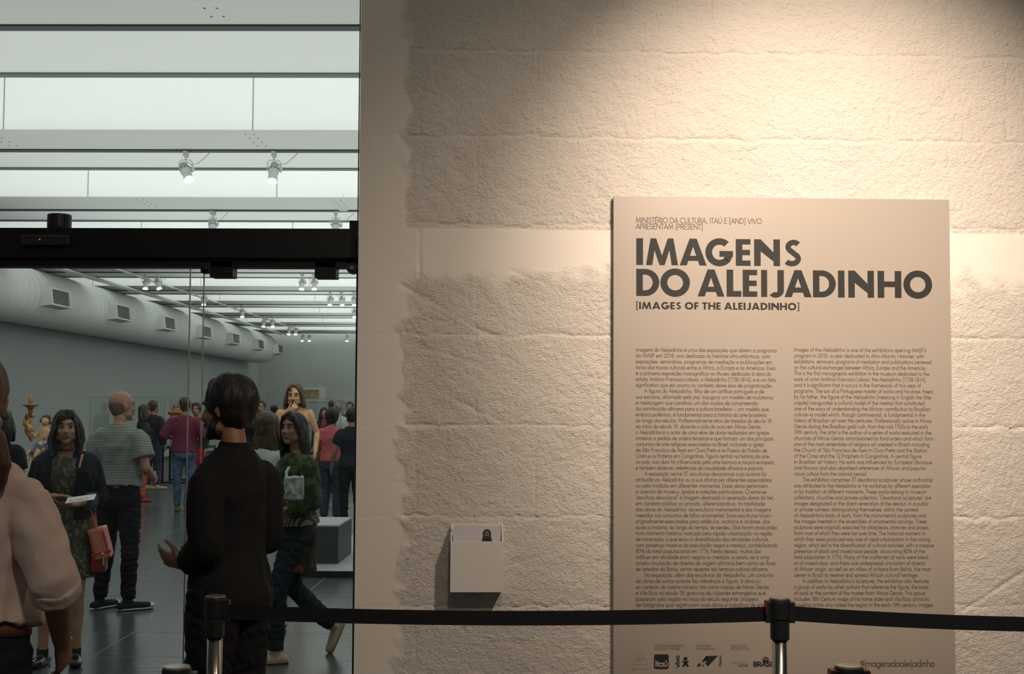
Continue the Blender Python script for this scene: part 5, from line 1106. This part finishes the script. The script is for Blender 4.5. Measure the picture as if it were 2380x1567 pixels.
bp_ = W(408, 966, 27.3); bs = empty('gilded_bust', (bp_.x, 27.3, .79)); tag(bs, 'gilded half length bust of a long haired saint inside the glass case', 'bust'); hz = bp_.z-.79
Geo().box((-.10, -.08, 0), (.10, .10, hz)).build('bust_base', mat('base_grey', (.25, .26, .25), .6), bs)
organic(Geo().tube([(0, 0, hz), (0, 0, hz+.06), (0, 0, hz+.125)], [(.10, .07), (.12, .075), (.08, .05)]).tube([(-.09, 0, hz+.11), (-.12, -.06, hz+.05), (-.02, -.10, hz+.06)], [.035, .032, .022]).tube([(.09, 0, hz+.11), (.12, -.06, hz+.05), (.02, -.10, hz+.07)], [.035, .032, .022]), 'bust_robe', GOLD, bs, .008, 1, folds(5, .01, 20))
organic(Geo().ball((0, -.005, hz+.205), (.038, .042, .052)).tube([(0, 0, hz+.11), (0, 0, hz+.17)], [.028, .024]).ball((0, -.045, hz+.20), (.007, .01, .01)), 'head', FLESH, bs, .006, 1)
organic(Geo().ball((0, .015, hz+.215), (.046, .045, .052)).tube([(-.04, .01, hz+.21), (-.055, .01, hz+.13)], [.018, .015]).tube([(.04, .01, hz+.21), (.055, .01, hz+.13)], [.018, .015]), 'hair', mat('carved_hair', (.1, .05, .02)), bs, .006, 1)
# framed pictures on the back wall
def picture(xa_, xb_, ya, yb_, label, art):
    a, b = W(xa_, yb_, YB-.03), W(xb_, ya, YB-.03); e = empty('framed_picture', ((a.x+b.x)/2, YB-.03, a.z)); tag(e, label, 'picture'); w_, h = (b.x-a.x)/2, b.z-a.z
    Geo().box((-w_, 0, 0), (w_, .028, h)).build('frame', mat('pale_frame', (.50, .49, .45), .6), e, bevel=.004); Geo().box((-w_+.03, -.003, .03), (w_-.03, .002, h-.03)).build('mat_board', mat('mat_board', (.62, .61, .57), .8), e)
    Geo().box((-w_*.66, -.006, h*.18), (w_*.66, -.002, h*.80)).build('print', art, e)
picture(663, 758, 899, 934, 'wide framed print with white mat on the back wall behind the statue', mat('tan_print', (.36, .27, .15), .8, mix=((.22, .18, .11), 6, .45, .6)))
picture(795, 824, 926, 962, 'small pale framed sheet on the back wall near the concrete wall edge', mat('pale_print', (.45, .43, .38), .8, mix=((.3, .3, .27), 8, .4, .6)))
# track spotlights ------------------------------------------------------------
def make_spot():
    e = empty('track_spotlight'); Geo().box((-.018, -.05, -.05), (.018, .05, 0)).tube([(0, 0, -.05), (0, 0, -.085)], [.011, .011], seg=10, round_=False).build('track_adapter', SPOTM, e)
    g = Geo(); g.tube([(-.062, 0, -.19), (-.066, 0, -.11), (-.045, 0, -.085), (.045, 0, -.085), (.066, 0, -.11), (.062, 0, -.19)], [.006]*6, seg=6).build('yoke', SPOTM, e)
    M_ = Matrix.Translation((0, 0, -.19)); b = Geo().lathe([(.001, .09), (.030, .09), (.040, .075), (.042, .03), (.052, .026), (.054, .0), (.052, -.03), (.044, -.035), (.046, -.10), (.040, -.11), (.001, -.11)], seg=20)
    h = b.build('lamp_body', SPOTM, e, True, loc=(0, 0, -.19))
    g = Geo()
    for q in range(10):
        a = q*math.pi/5; g.ball((.052*math.cos(a), .052*math.sin(a), .012), (.007, .007, .008), seg=6, rings=5)
    g.build('vent_hole', mat('vent_dark', (.04, .04, .04), .6), h)['kind'] = 'stuff'
    Geo().lathe([(.001, -.108), (.038, -.108), (.050, -.126), (.001, -.126)], seg=20).build('lens', LENS, h)
    Geo().tube([(.066, .0, -.14), (.075, .01, -.17), (.07, 0, -.20)], [.012, .014, .012], seg=8).build('driver_box', SPOTM, e)
    Geo().tube([(.0, 0, -.10), (.06, 0, -.13), (.12, 0, -.12), (.19, 0, -.06), (.24, 0, -.01)], [.0035]*5, seg=5).build('cable', mat('cable_grey', (.25, .26, .26), .5), e)
    return e
proto = make_spot(); first = True
SP = [(421, 1, 26, 10), (628, 1, -4, 6), (487, 2, 5, 0), (775, 2, -5, 0), (333, 4, 0, 0), (361, 4, 14, 0), (698, 4, 0, 0), (726, 4, 10, 0), (469, 5, 0, 0), (559, 6, 0, 0), (764, 5, -5, 0), (791, 5, 5, 0), (820, 5, 0, 0), (821, 6, 0, 0),
      (610, 7, 0, 0), (630, 7, 8, 0), (669, 8, 0, 0), (685, 8, 5, 0), (701, 9, 0, 0), (717, 9, 6, 0), (805, 9, 0, 0)]
FAR = ['lit track spotlight just under the header above the duct, left of that pair', 'lit track spotlight just under the header above the duct, right of that pair',
 'lit track spotlight left of the pair between the two glass clamps', 'lit track spotlight right of the pair, just left of the right glass clamp', 'bright track spotlight crossed by the glass door edge line',
 'single small track spotlight hanging above the head of the man in black', 'track spotlight leftmost of the three below the right glass clamp', 'track spotlight in the middle of the three below the right glass clamp', 'track spotlight touching the concrete wall edge below the pivot hinge', 'lower track spotlight touching the concrete wall edge',
 'distant track spotlight left of the pair above the duct end', 'distant track spotlight right of the pair above the duct end', 'tiny track spotlight left of the pair right of the duct end', 'tiny track spotlight right of the pair right of the duct end',
 'farthest track spotlight left of the pair before the back wall', 'farthest track spotlight right of the pair before the back wall', 'farthest single track spotlight near the concrete wall edge']
names = {1: 'the nearest track', 2: 'the track just above the door header'}
for i, (px, row, tx, ty) in enumerate(SP):
    o = proto if i == 0 else copy_tree(proto)
    y = BEAM[row]+.06; p = W(px, 947, y); o.location = (p.x, y, HC-.02); o.scale = (1.12,)*3; o.rotation_euler = (0, 0, random.uniform(-.5, .5) if i > 1 else 0)
    for c in o.children:
        if c.name.startswith('lamp_body'): c.rotation_euler = (math.radians(-12-ty), math.radians(-tx), 0)
    if row == 1: lab = 'grey track spotlight tilted to the right, left of the pair on the nearest lit track' if i == 0 else 'grey track spotlight pointing straight down, right of the pair on the nearest lit track'
    elif row == 2: lab = 'track spotlight cut off by the door header, %s of the two there' % ('left' if px < 600 else 'right one')
    else: lab = 'small lit track spotlight hanging far back on the gallery ceiling seen below the door header'
    if row > 2: lab = FAR[i-4]
    tag(o, lab, 'spotlight', 'track spotlights' if row < 3 else 'far track spotlights')
pd_ = W(815, 488, 18.0); so = empty('ceiling_disc', (pd_.x, 17.3, 0)); so.location.z = HC; tag(so, 'small flat round disc under the ceiling beam at the wall edge', 'disc')
zd = W(815, 488, 17.3).z-HC
Geo().lathe([(.001, zd-.012), (.06, zd-.008), (.078, zd+.006), (.06, zd+.02), (.001, zd+.024)], seg=24).build('disc_shade', mat('disc_grey', (.45, .47, .50), .5), so); Geo().tube([(0, 0, zd+.02), (0, 0, 0)], [.005, .005], seg=6).build('stem', SPOTM, so)
